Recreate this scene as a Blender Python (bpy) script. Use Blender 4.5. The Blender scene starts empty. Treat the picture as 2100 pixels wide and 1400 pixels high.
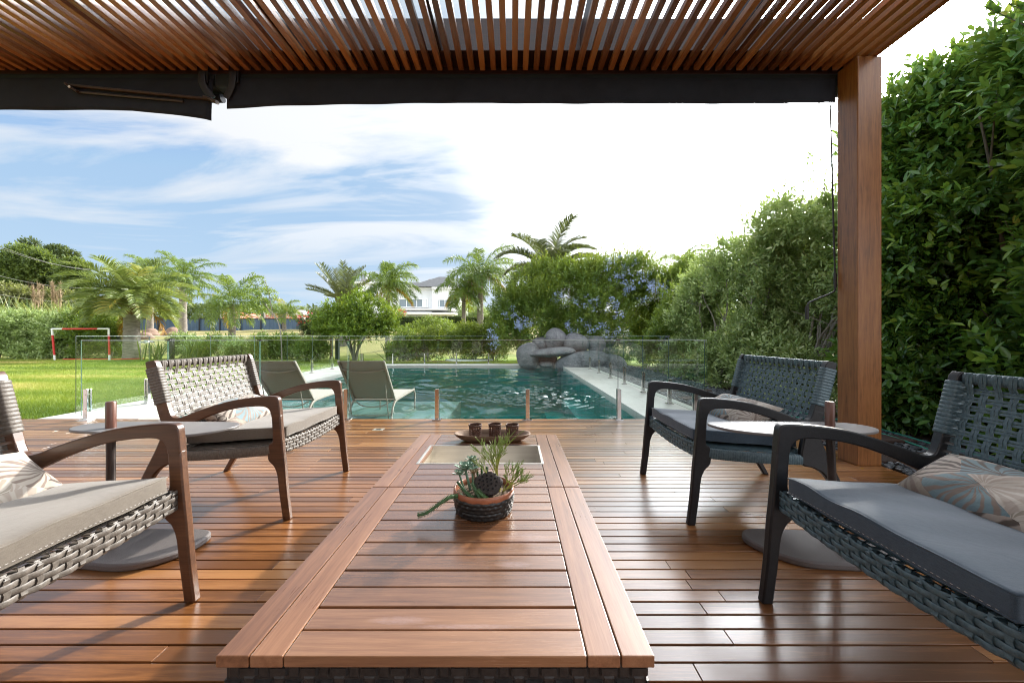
import bpy, bmesh, math, random
import numpy as np
from mathutils import Vector, Matrix
R = math.radians
rnd = random.Random(7)
rng = np.random.default_rng(11)
sc = bpy.context.scene
col = sc.collection
# ------------------------------------------------------------------ camera
cam_d = bpy.data.cameras.new("camera"); cam = bpy.data.objects.new("camera", cam_d); col.objects.link(cam)
cam.location = (0, 0, 1.0); cam.rotation_euler = (R(90), 0, 0)
cam_d.sensor_width = 36.0; cam_d.lens = 36.0 * 780 / 2100
cam_d.shift_x = 0.0; cam_d.shift_y = -12 / 2100
cam_d.clip_start = 0.05; cam_d.clip_end = 3000
sc.camera = cam
# ------------------------------------------------------------------ light
SUN = Vector((635, 780, 488)).normalized()
el = math.asin(SUN.z); az = math.atan2(SUN.x, SUN.y)
sd = bpy.data.lights.new("sun", 'SUN'); sun = bpy.data.objects.new("sun", sd); col.objects.link(sun)
sd.energy = 1.7; sd.angle = R(1.5); sd.color = (1.0, 0.93, 0.82)
sun.rotation_euler = SUN.to_track_quat('Z', 'Y').to_euler()
sc.view_settings.view_transform = 'Standard'; sc.view_settings.look = 'None'
sc.view_settings.gamma = 1.0; sc.view_settings.exposure = 1.98
sc.cycles.use_denoising = True; sc.cycles.filter_width = 1.05
sc.cycles.max_bounces = 8; sc.cycles.transparent_max_bounces = 16
sc.cycles.caustics_reflective = False; sc.cycles.caustics_refractive = False
sc.cycles.sample_clamp_indirect = 6.0

class NT:
    def __init__(s, tree): s.t = tree; s.t.nodes.clear()
    def n(s, typ, props=None, **ins):
        nd = s.t.nodes.new(typ)
        for k, v in (props or {}).items(): setattr(nd, k, v)
        for k, v in ins.items():
            key = int(k[1:]) if k[0] == '_' and k[1:].isdigit() else k.replace('_', ' ')
            sock = nd.inputs[key]
            if isinstance(v, bpy.types.NodeSocket): s.t.links.new(v, sock)
            elif isinstance(v, bpy.types.Node): s.t.links.new(v.outputs[0], sock)
            else:
                if sock.type == 'RGBA' and len(v) == 3: v = (*v, 1)
                sock.default_value = v
        return nd
    def m(s, op, a, b=0.0, c=None, clamp=False):
        nd = s.t.nodes.new('ShaderNodeMath'); nd.operation = op; nd.use_clamp = clamp
        for i, v in enumerate((a, b, c)):
            if v is None: continue
            if isinstance(v, (bpy.types.NodeSocket, bpy.types.Node)):
                s.t.links.new(v if isinstance(v, bpy.types.NodeSocket) else v.outputs[0], nd.inputs[i])
            else: nd.inputs[i].default_value = v
        return nd.outputs[0]
    def mix(s, f, a, b):
        nd = s.t.nodes.new('ShaderNodeMix'); nd.data_type = 'RGBA'
        for k, v in ((0, f), (6, a), (7, b)):
            if isinstance(v, (bpy.types.NodeSocket, bpy.types.Node)):
                s.t.links.new(v if isinstance(v, bpy.types.NodeSocket) else v.outputs[0], nd.inputs[k])
            else: nd.inputs[k].default_value = (*v, 1) if isinstance(v, tuple) and len(v) == 3 else v
        return nd.outputs[2]
    def ramp(s, f, stops):
        nd = s.t.nodes.new('ShaderNodeValToRGB'); s.t.links.new(f if isinstance(f, bpy.types.NodeSocket) else f.outputs[0], nd.inputs[0])
        e = nd.color_ramp.elements
        while len(e) < len(stops): e.new(0.5)
        for i, (p, c) in enumerate(stops):
            e[i].position = p; e[i].color = (*c, 1) if isinstance(c, tuple) else (c, c, c, 1)
        return nd.outputs[0]

w = bpy.data.worlds.new("World"); sc.world = w; w.use_nodes = True
t = NT(w.node_tree)
tc = t.n('ShaderNodeTexCoord')
sky = t.n('ShaderNodeTexSky', dict(sky_type='NISHITA', sun_disc=False, sun_elevation=el, sun_rotation=az, altitude=50, air_density=1.0, dust_density=0.6, ozone_density=2.0))
dirn = t.n('ShaderNodeVectorMath', dict(operation='NORMALIZE'), _0=tc.outputs['Generated'])
sep = t.n('ShaderNodeSeparateXYZ', _0=dirn)
dot = t.n('ShaderNodeVectorMath', dict(operation='DOT_PRODUCT'), _0=dirn.outputs[0], _1=tuple(SUN)).outputs['Value']
dotc = t.m('MAXIMUM', dot, 0.0)
zz = t.m('ADD', t.m('MAXIMUM', sep.outputs[2], 0.0), 0.10)
px = t.m('DIVIDE', sep.outputs[0], zz); py = t.m('DIVIDE', sep.outputs[1], zz)
pv = t.n('ShaderNodeCombineXYZ', _0=px, _1=py)
mp = t.n('ShaderNodeMapping', Vector=pv.outputs[0], Rotation=(0, 0, R(-14)), Scale=(0.42, 1.0, 1), Location=(15.1, 6.6, 0))
n1 = t.n('ShaderNodeTexNoise', Vector=mp.outputs[0], Scale=1.35, Detail=9.0, Roughness=0.56, Distortion=0.9)
n2 = t.n('ShaderNodeTexNoise', Vector=mp.outputs[0], Scale=0.55, Detail=3.0, Roughness=0.5)
bias = t.m('SUBTRACT', t.ramp(dotc, [(0.1, 0.0), (0.5, .01), (0.72, .035), (0.88, .3)]), 0.02)
cm = t.m('ADD', t.m('ADD', t.m('MULTIPLY', n1.outputs[0], 0.72), t.m('MULTIPLY', n2.outputs[0], 0.42)), bias)
lowfade = t.ramp(sep.outputs[2], [(0.0, 0.0), (0.16, 0.55), (0.34, 1.0)])
back = t.n('ShaderNodeMapRange', dict(interpolation_type='SMOOTHSTEP'), Value=sep.outputs[1], _1=0.05, _2=-0.5, _3=0.0, _4=1.0).outputs[0]  # added bright cloud cover behind the camera, fill for surfaces facing it
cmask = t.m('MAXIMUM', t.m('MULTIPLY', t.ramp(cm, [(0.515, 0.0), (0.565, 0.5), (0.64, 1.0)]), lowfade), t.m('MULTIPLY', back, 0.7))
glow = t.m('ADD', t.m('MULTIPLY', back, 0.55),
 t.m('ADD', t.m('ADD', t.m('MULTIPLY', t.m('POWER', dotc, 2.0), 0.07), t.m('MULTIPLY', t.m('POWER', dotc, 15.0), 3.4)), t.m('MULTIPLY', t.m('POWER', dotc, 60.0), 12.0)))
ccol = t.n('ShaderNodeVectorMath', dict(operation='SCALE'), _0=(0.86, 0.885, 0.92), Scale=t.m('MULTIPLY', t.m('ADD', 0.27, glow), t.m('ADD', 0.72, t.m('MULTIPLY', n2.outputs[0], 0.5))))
skyb = t.n('ShaderNodeVectorMath', dict(operation='SCALE'), _0=sky.outputs[0], Scale=0.060)
veil = t.ramp(dotc, [(0.0, .0), (.50, .02), (.70, .16), (.93, 1.0)])
hz = t.m('POWER', t.m('SUBTRACT', 1.0, t.m('DIVIDE', t.m('MAXIMUM', sep.outputs[2], 0.0), 0.42), clamp=True), 2.0)
skyc = t.n('ShaderNodeVectorMath', dict(operation='MINIMUM'), _0=skyb.outputs[0], _1=(0.092, 0.146, 0.218))
skyh = t.mix(t.m('ADD', .12, t.m('MULTIPLY', hz, 0.86), clamp=True), skyc.outputs[0], (0.165, 0.208, 0.245))
base = t.mix(veil, skyh, ccol.outputs[0])
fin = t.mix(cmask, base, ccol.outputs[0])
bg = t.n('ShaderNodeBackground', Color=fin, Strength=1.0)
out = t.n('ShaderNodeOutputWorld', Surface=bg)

# ------------------------------------------------------------------ helpers
def P(x, y, d): return ((x - 1050) / 780 * d, d, 1 + (688 - y) / 780 * d)
def tag(o, label=None, cat=None, group=None, kind=None):
    if label: o['label'] = label
    if cat: o['category'] = cat
    if group: o['group'] = group
    if kind: o['kind'] = kind
    return o
def empty(name, loc, label=None, cat=None, group=None, rz=0):
    o = bpy.data.objects.new(name, None); col.objects.link(o)
    o.location = loc; o.rotation_euler = (0, 0, rz); o.empty_display_size = 0.1
    o['_org'] = tuple(loc)
    return tag(o, label, cat, group)
def link_mesh(name, me, parent, loc, bevel, smooth):
    o = bpy.data.objects.new(name, me); col.objects.link(o)
    if parent is not None: o.parent = parent; o['_org'] = parent.get('_org', (0, 0, 0)); o.location = (0, 0, 0)
    else: o['_org'] = tuple(loc); o.location = loc
    if smooth:
        me.shade_smooth(); me.set_sharp_from_angle(angle=R(smooth if smooth > 1 else 35))
    if bevel:
        b = o.modifiers.new('bevel', 'BEVEL'); b.width = bevel; b.segments = 2; b.limit_method = 'ANGLE'; b.harden_normals = False
    return o
class MB:
    def __init__(s): s.v = []; s.f = []; s.mi = []; s.tn = []; s.tone = 0.5; s.m = 0
    def add(s, vs, fs):
        b = len(s.v); s.v += [tuple(p) for p in vs]; s.tn += [s.tone] * len(vs)
        s.f += [tuple(b + i for i in f) for f in fs]; s.mi += [s.m] * len(fs)
    def box(s, x0, x1, y0, y1, z0, z1):
        s.add([(x0,y0,z0),(x1,y0,z0),(x1,y1,z0),(x0,y1,z0),(x0,y0,z1),(x1,y0,z1),(x1,y1,z1),(x0,y1,z1)],
              [(0,3,2,1),(4,5,6,7),(0,1,5,4),(1,2,6,5),(2,3,7,6),(3,0,4,7)])
    def hexa(s, pts): s.add(pts, [(0,3,2,1),(4,5,6,7),(0,1,5,4),(1,2,6,5),(2,3,7,6),(3,0,4,7)])
    def sweep(s, path, A, B=None, up=(0, 0, 1), n=10, e=2.0, cap=True, closed=False):
        path = [Vector(p) for p in path]; k = len(path)
        if not hasattr(A, '__len__'): A = [A] * k
        B = A if B is None else (B if hasattr(B, '__len__') else [B] * k)
        up = Vector(up); vs = []; u_prev = None
        for i, p in enumerate(path):
            if closed: d = (path[(i+1) % k] - path[i-1])
            else: d = (path[min(i+1, k-1)] - path[max(i-1, 0)])
            if d.length < 1e-9: d = Vector((0, 0, 1))
            d.normalize()
            u = (up if u_prev is None or up.length > 0 and abs(up.dot(d)) < 0.95 else u_prev)
            u = u - d * u.dot(d)
            if u.length < 1e-4: u = Vector((1, 0, 0)) - d * d.x if u_prev is None else u_prev
            u.normalize(); u_prev = u; w_ = d.cross(u)
            for j in range(n):
                a = 2 * math.pi * (j + .5) / n; c, q = math.cos(a), math.sin(a)
                c = math.copysign(abs(c) ** (2 / e), c); q = math.copysign(abs(q) ** (2 / e), q)
                vs.append(p + w_ * (A[i] * c) + u * (B[i] * q))
        fs = []
        for i in range(k if closed else k - 1):
            i2 = (i + 1) % k
            for j in range(n):
                fs.append((i*n+j, i*n+(j+1) % n, i2*n+(j+1) % n, i2*n+j))
        if cap and not closed: fs += [tuple(reversed(range(n))), tuple((k-1)*n + j for j in range(n))]
        s.add(vs, fs)
    def lathe(s, prof, c=(0, 0, 0), n=24, sx=1, sy=1):
        vs = []; k = len(prof)
        for r, z in prof:
            for j in range(n):
                a = 2 * math.pi * j / n; vs.append((c[0] + sx * r * math.cos(a), c[1] + sy * r * math.sin(a), c[2] + z))
        fs = [(i*n+j, i*n+(j+1) % n, (i+1)*n+(j+1) % n, (i+1)*n+j) for i in range(k-1) for j in range(n)]
        if prof[0][0] > 1e-6: fs.append(tuple(reversed(range(n))))
        if prof[-1][0] > 1e-6: fs.append(tuple((k-1)*n + j for j in range(n)))
        s.add(vs, fs)
    def prism(s, pts, axis, a0, a1):     # outline extruded along axis ('y': pts are x,z ; 'z': pts are x,y)
        n = len(pts)
        mk = (lambda p, a: (p[0], a, p[1])) if axis == 'y' else ((lambda p, a: (p[0], p[1], a)) if axis == 'z' else (lambda p, a: (a, p[0], p[1])))
        vs = [mk(p, a0) for p in pts] + [mk(p, a1) for p in pts]
        s.add(vs, [tuple(range(n)), tuple(reversed(range(n, 2*n)))] + [(i, n+i, n+(i+1) % n, (i+1) % n) for i in range(n)])
    def rbox(s, c, size, r, n=10, puff=0.0, fn=None):
        hx, hy, hz = (q / 2 for q in size); vs = []; fs = []
        def pt(p):
            q = [max(-h + r, min(h - r, v)) for v, h in zip(p, (hx, hy, hz))]
            d = Vector([a - b for a, b in zip(p, q)])
            if d.length > 1e-9: d = d.normalized() * r
            o = Vector(q) + d
            if puff:
                k = (1 - (p[0]/hx) ** 2) * (1 - (p[1]/hy) ** 2); o.z += puff * k * (1 if p[2] > 0 else .2) * abs(p[2]) / hz
            if fn: o = Vector(fn(o))
            return o + Vector(c)
        for ax in range(3):
            for sg in (-1, 1):
                b = len(vs); H = (hx, hy, hz); a1, a2 = (ax + 1) % 3, (ax + 2) % 3
                def prm(i, h):
                    if i == 0: return -h
                    if i == n: return h
                    if i == 1: return -h + r * .45
                    if i == n - 1: return h - r * .45
                    return -(h - r) + 2 * (h - r) * (i - 2) / (n - 4)
                for i in range(n + 1):
                    for j in range(n + 1):
                        p = [0, 0, 0]; p[ax] = sg * H[ax]; p[a1] = prm(i, H[a1]); p[a2] = prm(j, H[a2]); vs.append(pt(p))
                for i in range(n):
                    for j in range(n):
                        q = (b+i*(n+1)+j, b+(i+1)*(n+1)+j, b+(i+1)*(n+1)+j+1, b+i*(n+1)+j+1)
                        fs.append(q if sg > 0 else q[::-1])
        s.add(vs, fs)
    def build(s, name, mats, parent=None, loc=(0, 0, 0), bevel=0, smooth=0, merge=False, fixn=False):
        org = parent.get('_org', (0, 0, 0)) if parent is not None else loc
        me = bpy.data.meshes.new(name)
        me.from_pydata([(p[0]-org[0], p[1]-org[1], p[2]-org[2]) for p in s.v], [], s.f)
        if not isinstance(mats, (list, tuple)): mats = [mats]
        for m_ in mats: me.materials.append(m_)
        if len(mats) > 1: me.polygons.foreach_set('material_index', s.mi)
        at = me.attributes.new('tone', 'FLOAT', 'POINT'); at.data.foreach_set('value', s.tn)
        if merge or fixn:
            bm = bmesh.new(); bm.from_mesh(me)
            if merge: bmesh.ops.remove_doubles(bm, verts=bm.verts, dist=1e-5)
            bmesh.ops.recalc_face_normals(bm, faces=bm.faces); bm.to_mesh(me); bm.free()
        return link_mesh(name, me, parent, loc, bevel, smooth)
def np_mesh(name, V, F, mat, parent=None, loc=(0, 0, 0), tone=None, smooth=False, nv=4):
    org = np.array(parent.get('_org', (0, 0, 0)) if parent is not None else loc)
    me = bpy.data.meshes.new(name); V = (V - org).astype(np.float32); F = F.astype(np.int32)
    me.vertices.add(len(V)); me.vertices.foreach_set('co', V.ravel())
    me.loops.add(F.size); me.loops.foreach_set('vertex_index', F.ravel())
    me.polygons.add(len(F)); me.polygons.foreach_set('loop_start', np.arange(0, F.size, nv, dtype=np.int32))
    me.update(calc_edges=True); me.materials.append(mat)
    if tone is not None:
        at = me.attributes.new('tone', 'FLOAT', 'POINT'); at.data.foreach_set('value', tone.astype(np.float32))
    me.validate()
    if smooth: me.shade_smooth()
    return link_mesh(name, me, parent, loc, 0, 0)
def smooth_path(pts, k=6):
    pts = [Vector(p) for p in pts]; out_ = []
    for i in range(len(pts) - 1):
        p0 = pts[max(i-1, 0)]; p1 = pts[i]; p2 = pts[i+1]; p3 = pts[min(i+2, len(pts)-1)]
        for j in range(k):
            u = j / k
            out_.append(0.5 * ((2*p1) + (-p0+p2)*u + (2*p0-5*p1+4*p2-p3)*u*u + (-p0+3*p1-3*p2+p3)*u**3))
    out_.append(pts[-1]); return out_
def smooth_poly(pts, k=4):
    n = len(pts); out_ = []
    for i in range(n):
        p0, p1, p2, p3 = (Vector((*pts[(i+d) % n], 0)) for d in (-1, 0, 1, 2))
        for j in range(k):
            u = j / k; q = 0.5 * ((2*p1) + (-p0+p2)*u + (2*p0-5*p1+4*p2-p3)*u*u + (-p0+3*p1-3*p2+p3)*u**3)
            out_.append((q.x, q.y))
    return out_
def copy_tree(o, parent=None):
    c = o.copy(); col.objects.link(c); c.parent = parent
    for ch in list(o.children): copy_tree(ch, c)
    return c

# ------------------------------------------------------------------ materials
def new_mat(name):
    m = bpy.data.materials.new(name); m.use_nodes = True; return m, NT(m.node_tree)
def finish(t, bsdf): t.n('ShaderNodeOutputMaterial', Surface=bsdf)
def simple(name, c1, c2=None, rough=.5, metal=0.0, scale=20.0, det=4.0, bump=0.0, bscale=None, spec=.5, coat=0.0, stretch=(1, 1, 1), sheen=0.0, rvar=0.0):
    m, t = new_mat(name); tc = t.n('ShaderNodeTexCoord')
    mp = t.n('ShaderNodeMapping', Vector=tc.outputs['Object'], Scale=stretch)
    nz = t.n('ShaderNodeTexNoise', Vector=mp.outputs[0], Scale=scale, Detail=det, Roughness=.6)
    cc = t.ramp(nz.outputs[0], [(0.3, c1), (0.7, c2 or c1)])
    kw = dict(Base_Color=cc, Roughness=rough, Metallic=metal, Coat_Weight=coat, Sheen_Weight=sheen)
    if rvar:
        n3 = t.n('ShaderNodeTexNoise', Vector=tc.outputs['Object'], Scale=3.0, Detail=5.0)
        kw['Roughness'] = t.m('ADD', rough - rvar / 2, t.m('MULTIPLY', n3.outputs[0], rvar))
    b = t.n('ShaderNodeBsdfPrincipled', **kw); b.inputs['Specular IOR Level'].default_value = spec
    if bump:
        nb = t.n('ShaderNodeTexNoise', Vector=mp.outputs[0], Scale=bscale or scale * 3, Detail=3.0)
        bp = t.n('ShaderNodeBump', Height=nb.outputs[0], Strength=bump, Distance=0.01); t.t.links.new(bp.outputs[0], b.inputs['Normal'])
    finish(t, b); return m
def wood(name, dark, mid, light, axis='x', rough=.35, coat=0.25, grain=1.0, tvar=0.5, bump=.12, stain=None):
    m, t = new_mat(name); tc = t.n('ShaderNodeTexCoord')
    st = {'x': (1.2, 22, 22), 'y': (22, 1.2, 22), 'z': (22, 22, 1.2)}[axis]
    at = t.n('ShaderNodeAttribute', dict(attribute_name='tone'))
    off = t.n('ShaderNodeCombineXYZ', _0=t.m('MULTIPLY', at.outputs['Fac'], 31.0), _1=t.m('MULTIPLY', at.outputs['Fac'], 17.0), _2=t.m('MULTIPLY', at.outputs['Fac'], 47.0))
    ad = t.n('ShaderNodeVectorMath', dict(operation='ADD'), _0=tc.outputs['Object'], _1=off.outputs[0])
    mp = t.n('ShaderNodeMapping', Vector=ad.outputs[0], Scale=st)
    n1 = t.n('ShaderNodeTexNoise', Vector=mp.outputs[0], Scale=2.0 * grain, Detail=7.0, Roughness=.62, Distortion=.6)
    n2 = t.n('ShaderNodeTexNoise', Vector=mp.outputs[0], Scale=9.0 * grain, Detail=3.0, Roughness=.7)
    n3 = t.n('ShaderNodeTexNoise', Vector=tc.outputs['Object'], Scale=1.7, Detail=4.0, Roughness=.6)
    f = t.m('ADD', t.m('ADD', t.m('MULTIPLY', n1.outputs[0], .5), t.m('MULTIPLY', n2.outputs[0], .25)),
            t.m('MULTIPLY', t.m('SUBTRACT', at.outputs['Fac'], .5), tvar))
    f = t.m('ADD', f, t.m('MULTIPLY', n3.outputs[0], .25))
    f = t.m('ADD', t.m('MULTIPLY', t.m('SUBTRACT', f, .5), 1.5), .5)
    cc = t.ramp(f, [(0.30, dark), (0.50, mid), (0.72, light)])
    if stain:
        sp = t.n('ShaderNodeSeparateXYZ', _0=tc.outputs['Object']); mk = None
        for (sx_, sy_, hx_, hy_) in stain:
            ex = t.m('DIVIDE', t.m('SUBTRACT', sp.outputs[0], sx_), hx_); ey = t.m('DIVIDE', t.m('SUBTRACT', sp.outputs[1], sy_), hy_)
            q = t.m('SUBTRACT', 1.0, t.m('ADD', t.m('MULTIPLY', ex, ex), t.m('MULTIPLY', ey, ey)), clamp=True); mk = q if mk is None else t.m('MAXIMUM', mk, q)
        sn = t.n('ShaderNodeTexNoise', Vector=t.n('ShaderNodeMapping', Vector=tc.outputs['Object'], Scale=(1, 3, 1)).outputs[0], Scale=60.0, Detail=5.0, Roughness=.7)
        mk = t.m('MULTIPLY', t.ramp(t.m('MULTIPLY', mk, sn.outputs[0]), [(.18, 0.0), (.5, 1.0)]), .28); cc = t.mix(mk, cc, (.36, .27, .27))
    rg = t.m('ADD', rough - .13, t.m('MULTIPLY', n3.outputs[0], .26))
    rg = t.m('ADD', rg, t.m('MULTIPLY', t.m('SUBTRACT', n2.outputs[0], .5), .12))
    b = t.n('ShaderNodeBsdfPrincipled', Base_Color=cc, Roughness=rg, Coat_Weight=coat, Coat_Roughness=.22)
    bp = t.n('ShaderNodeBump', Height=n1.outputs[0], Strength=bump, Distance=0.003); t.t.links.new(bp.outputs[0], b.inputs['Normal'])
    finish(t, b); return m
def leafmat(name, stops, rough=.45, transl=.35, spec=.5):
    m, t = new_mat(name); at = t.n('ShaderNodeAttribute', dict(attribute_name='tone'))
    cc = t.ramp(at.outputs['Fac'], stops)
    b = t.n('ShaderNodeBsdfPrincipled', Base_Color=cc, Roughness=rough); b.inputs['Specular IOR Level'].default_value = spec
    tcx = t.mix(0.45, cc, (0.35, 0.42, 0.02))
    tr = t.n('ShaderNodeBsdfTranslucent', Color=tcx)
    mx = t.n('ShaderNodeMixShader', _0=transl, _1=b.outputs[0], _2=tr.outputs[0]); finish(t, mx); return m
def glassmat(name, tint=(.93, .97, .95), ior=1.5):
    m, t = new_mat(name)
    fr = t.n('ShaderNodeFresnel', IOR=ior); tr = t.n('ShaderNodeBsdfTransparent', Color=tint)
    gl = t.n('ShaderNodeBsdfGlossy', Color=(1, 1, 1), Roughness=0.0)
    geo = t.n('ShaderNodeNewGeometry')
    f = t.m('MULTIPLY', fr.outputs[0], t.m('SUBTRACT', 1.0, geo.outputs['Backfacing']))
    mx = t.n('ShaderNodeMixShader', _0=f, _1=tr.outputs[0], _2=gl.outputs[0]); finish(t, mx); return m

M = {}
M['deck'] = wood('deck_wood', (.135, .050, .014), (.25, .100, .030), (.36, .165, .058), 'x', rough=.33, coat=.6, tvar=.5)
M['table'] = wood('table_wood', (.105, .042, .018), (.185, .082, .036), (.27, .13, .06), 'x', rough=.25, coat=1.0, grain=1.0, tvar=.3)
M['table_y'] = wood('table_wood_long', (.13, .052, .022), (.21, .092, .042), (.29, .14, .07), 'y', rough=.32, coat=.6, grain=1.0, tvar=.25)
M['table_stain'] = wood('table_wood_water_marked', (.105, .042, .018), (.185, .082, .036), (.27, .13, .06), 'x', rough=.25, coat=1.0, grain=1.0, tvar=.3, stain=[(-.10, -.333, .10, .018), (.06, -.352, .16, .012), (.20, .02, .12, .05), (-.15, .12, .08, .03), (.16, -.12, .07, .02)])
M['slat'] = wood('slat_wood', (.15, .055, .017), (.29, .110, .034), (.42, .18, .058), 'y', rough=.42, coat=.15, tvar=.5)
M['post'] = wood('post_wood', (.13, .048, .012), (.255, .100, .028), (.34, .15, .045), 'z', rough=.42, coat=.15, grain=1.3, tvar=.1)
M['beam'] = wood('beam_wood', (.018, .006, .003), (.034, .010, .005), (.05, .016, .008), 'x', rough=.5, coat=.1, tvar=.1)
M['brown'] = wood('chair_brown_wood', (.045, .018, .008), (.092, .038, .017), (.15, .068, .03), 'x', rough=.38, coat=.2, grain=.5, tvar=.1, bump=.05)
M['black'] = simple('chair_black_paint', (.006, .0065, .008), (.012, .0125, .015), rough=.42, scale=60, bump=.08)
M['rattan_t'] = simple('rattan_taupe', (.085, .071, .058), (.155, .132, .110), rough=.5, scale=90, bump=.1, stretch=(1, 1, 1))
M['rattan_b'] = simple('rattan_slate_blue', (.046, .084, .102), (.11, .170, .195), rough=.42, scale=90, bump=.1)
M['rattan_k'] = simple('rattan_black', (.010, .009, .009), (.03, .026, .024), rough=.5, scale=60, bump=.15)
def fabric(name, c1, c2):
    m, t = new_mat(name); tc = t.n('ShaderNodeTexCoord')
    a = t.n('ShaderNodeTexNoise', Vector=t.n('ShaderNodeMapping', Vector=tc.outputs['Object'], Scale=(900, 60, 300)).outputs[0], Scale=1.0, Detail=2.0)
    b_ = t.n('ShaderNodeTexNoise', Vector=t.n('ShaderNodeMapping', Vector=tc.outputs['Object'], Scale=(60, 900, 300)).outputs[0], Scale=1.0, Detail=2.0)
    c = t.n('ShaderNodeTexNoise', Vector=tc.outputs['Object'], Scale=6.0, Detail=4.0)
    f = t.m('ADD', t.m('MULTIPLY', t.m('ADD', a.outputs[0], b_.outputs[0]), .35), t.m('MULTIPLY', c.outputs[0], .3))
    cc = t.ramp(f, [(.4, c1), (.6, c2)])
    b = t.n('ShaderNodeBsdfPrincipled', Base_Color=cc, Roughness=.85, Sheen_Weight=.3)
    wr = t.n('ShaderNodeTexNoise', Vector=tc.outputs['Object'], Scale=9.0, Detail=3.0, Distortion=.8)
    h = t.m('ADD', t.m('MULTIPLY', f, .25), wr.outputs[0])
    bp = t.n('ShaderNodeBump', Height=h, Strength=.35, Distance=.008); t.t.links.new(bp.outputs[0], b.inputs['Normal'])
    finish(t, b); return m
M['cush_t'] = fabric('cushion_taupe', (.108, .088, .066), (.152, .127, .098))
M['cush_b'] = fabric('cushion_slate', (.028, .050, .076), (.050, .080, .112))
M['thread'] = simple('stitch_thread', (.55, .53, .5), rough=.8)
def leafprint():
    m, t = new_mat('palm_leaf_print_cotton'); tc = t.n('ShaderNodeTexCoord')
    nz = t.n('ShaderNodeTexNoise', Vector=tc.outputs['Object'], Scale=7.0, Detail=3.0)
    ds = t.n('ShaderNodeVectorMath', dict(operation='SCALE'), _0=nz.outputs[1], Scale=.05)
    ad = t.n('ShaderNodeVectorMath', dict(operation='ADD'), _0=tc.outputs['Object'], _1=ds.outputs[0])
    st = t.n('ShaderNodeMapping', Vector=ad.outputs[0], Scale=(1.5, 1.0, 1.5))
    vo = t.n('ShaderNodeTexVoronoi', Vector=st.outputs[0], Scale=6.0, Randomness=.9)
    sp = t.n('ShaderNodeSeparateColor', _0=vo.outputs['Color'])
    loc = t.n('ShaderNodeVectorMath', dict(operation='SUBTRACT'), _0=st.outputs[0], _1=vo.outputs['Position'])
    ro = t.n('ShaderNodeVectorRotate', dict(rotation_type='AXIS_ANGLE'), Vector=loc.outputs[0], Axis=(.4, .2, 1), Angle=t.m('MULTIPLY', sp.outputs[0], 6.28))
    s3 = t.n('ShaderNodeSeparateXYZ', _0=ro.outputs[0])
    rr_ = t.n('ShaderNodeVectorMath', dict(operation='LENGTH'), _0=loc.outputs[0]).outputs['Value']
    an = t.m('ARCTAN2', s3.outputs[1], t.m('ADD', s3.outputs[0], .05))
    wv = t.m('SINE', t.m('ADD', t.m('MULTIPLY', an, 17.0), t.m('MULTIPLY', rr_, 46.0)))
    line = t.ramp(t.m('ADD', t.m('MULTIPLY', wv, .5), .5), [(.15, 0.0), (.5, 1.0)])
    rib = t.ramp(t.m('ABSOLUTE', s3.outputs[1]), [(.0035, 0.0), (.007, 1.0)])
    hue = t.ramp(sp.outputs[1], [(.0, (.36, .30, .25)), (.34, (.42, .37, .31)), (.56, (.20, .155, .12)), (.74, (.14, .21, .23)), (.88, (.28, .24, .19))])
    hue.node.color_ramp.interpolation = 'CONSTANT'
    dk = t.ramp(sp.outputs[2], [(.0, (.085, .06, .045)), (.45, (.20, .15, .12)), (.75, (.46, .41, .35))]); dk.node.color_ramp.interpolation = 'CONSTANT'
    c = t.mix(t.m('MULTIPLY', line, rib), dk, hue)
    b = t.n('ShaderNodeBsdfPrincipled', Base_Color=c, Roughness=.8, Sheen_Weight=.2)
    wr = t.n('ShaderNodeTexNoise', Vector=tc.outputs['Object'], Scale=13.0, Detail=3.0, Distortion=1.0)
    bp = t.n('ShaderNodeBump', Height=wr.outputs[0], Strength=.5, Distance=.012); t.t.links.new(bp.outputs[0], b.inputs['Normal'])
    finish(t, b); return m
M['print'] = leafprint()
M['steel'] = simple('polished_steel', (.55, .54, .52), (.66, .65, .63), rough=.12, metal=1.0, scale=8)
M['brushed'] = simple('brushed_steel', (.56, .53, .48), (.68, .65, .60), rough=.4, metal=1.0, scale=3, stretch=(1, 1, 30))
M['glass'] = glassmat('clear_fence_glass', (.95, .985, .97))
M['glass_edge'] = simple('green_glass_edge', (.04, .09, .075), (.09, .16, .135), rough=.08, scale=3, spec=.9)
M['roofglass'] = glassmat('clear_roof_panel', (.86, .90, .92))
M['concrete'] = simple('tabletop_greige_lacquer', (.15, .14, .137), (.19, .18, .175), rough=.4, scale=9, coat=0)
M['basestone'] = simple('speckled_cast_base', (.10, .088, .086), (.20, .18, .175), rough=.6, scale=420, bump=.3, bscale=500)
M['stem'] = simple('dark_bronze_tube', (.045, .035, .032), (.07, .055, .05), rough=.4, metal=.3)
M['handlewood'] = wood('handle_wood', (.07, .025, .015), (.14, .055, .035), (.2, .09, .06), 'z', rough=.4)
M['awning'] = simple('navy_black_awning_fabric', (.010, .013, .020), (.016, .020, .028), rough=.9, scale=7, bump=.1, bscale=12)
M['awnmetal'] = simple('dark_green_awning_housing', (.006, .010, .010), (.010, .016, .015), rough=.75, scale=5)
M['bronze'] = simple('bronze_folding_arm', (.06, .042, .034), (.09, .065, .05), rough=.45, metal=.4)
M['whitep'] = simple('white_paint', (.74, .74, .73), (.82, .82, .81), rough=.45, scale=9)
M['redp'] = simple('red_paint', (.50, .015, .015), (.60, .03, .025), rough=.4, scale=9)
M['blackp'] = simple('black_plastic', (.012, .012, .014), (.02, .02, .022), rough=.5)
M['sling'] = simple('taupe_sling_mesh', (.22, .205, .17), (.32, .295, .25), rough=.75, scale=500, bump=.3, bscale=600)
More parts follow.
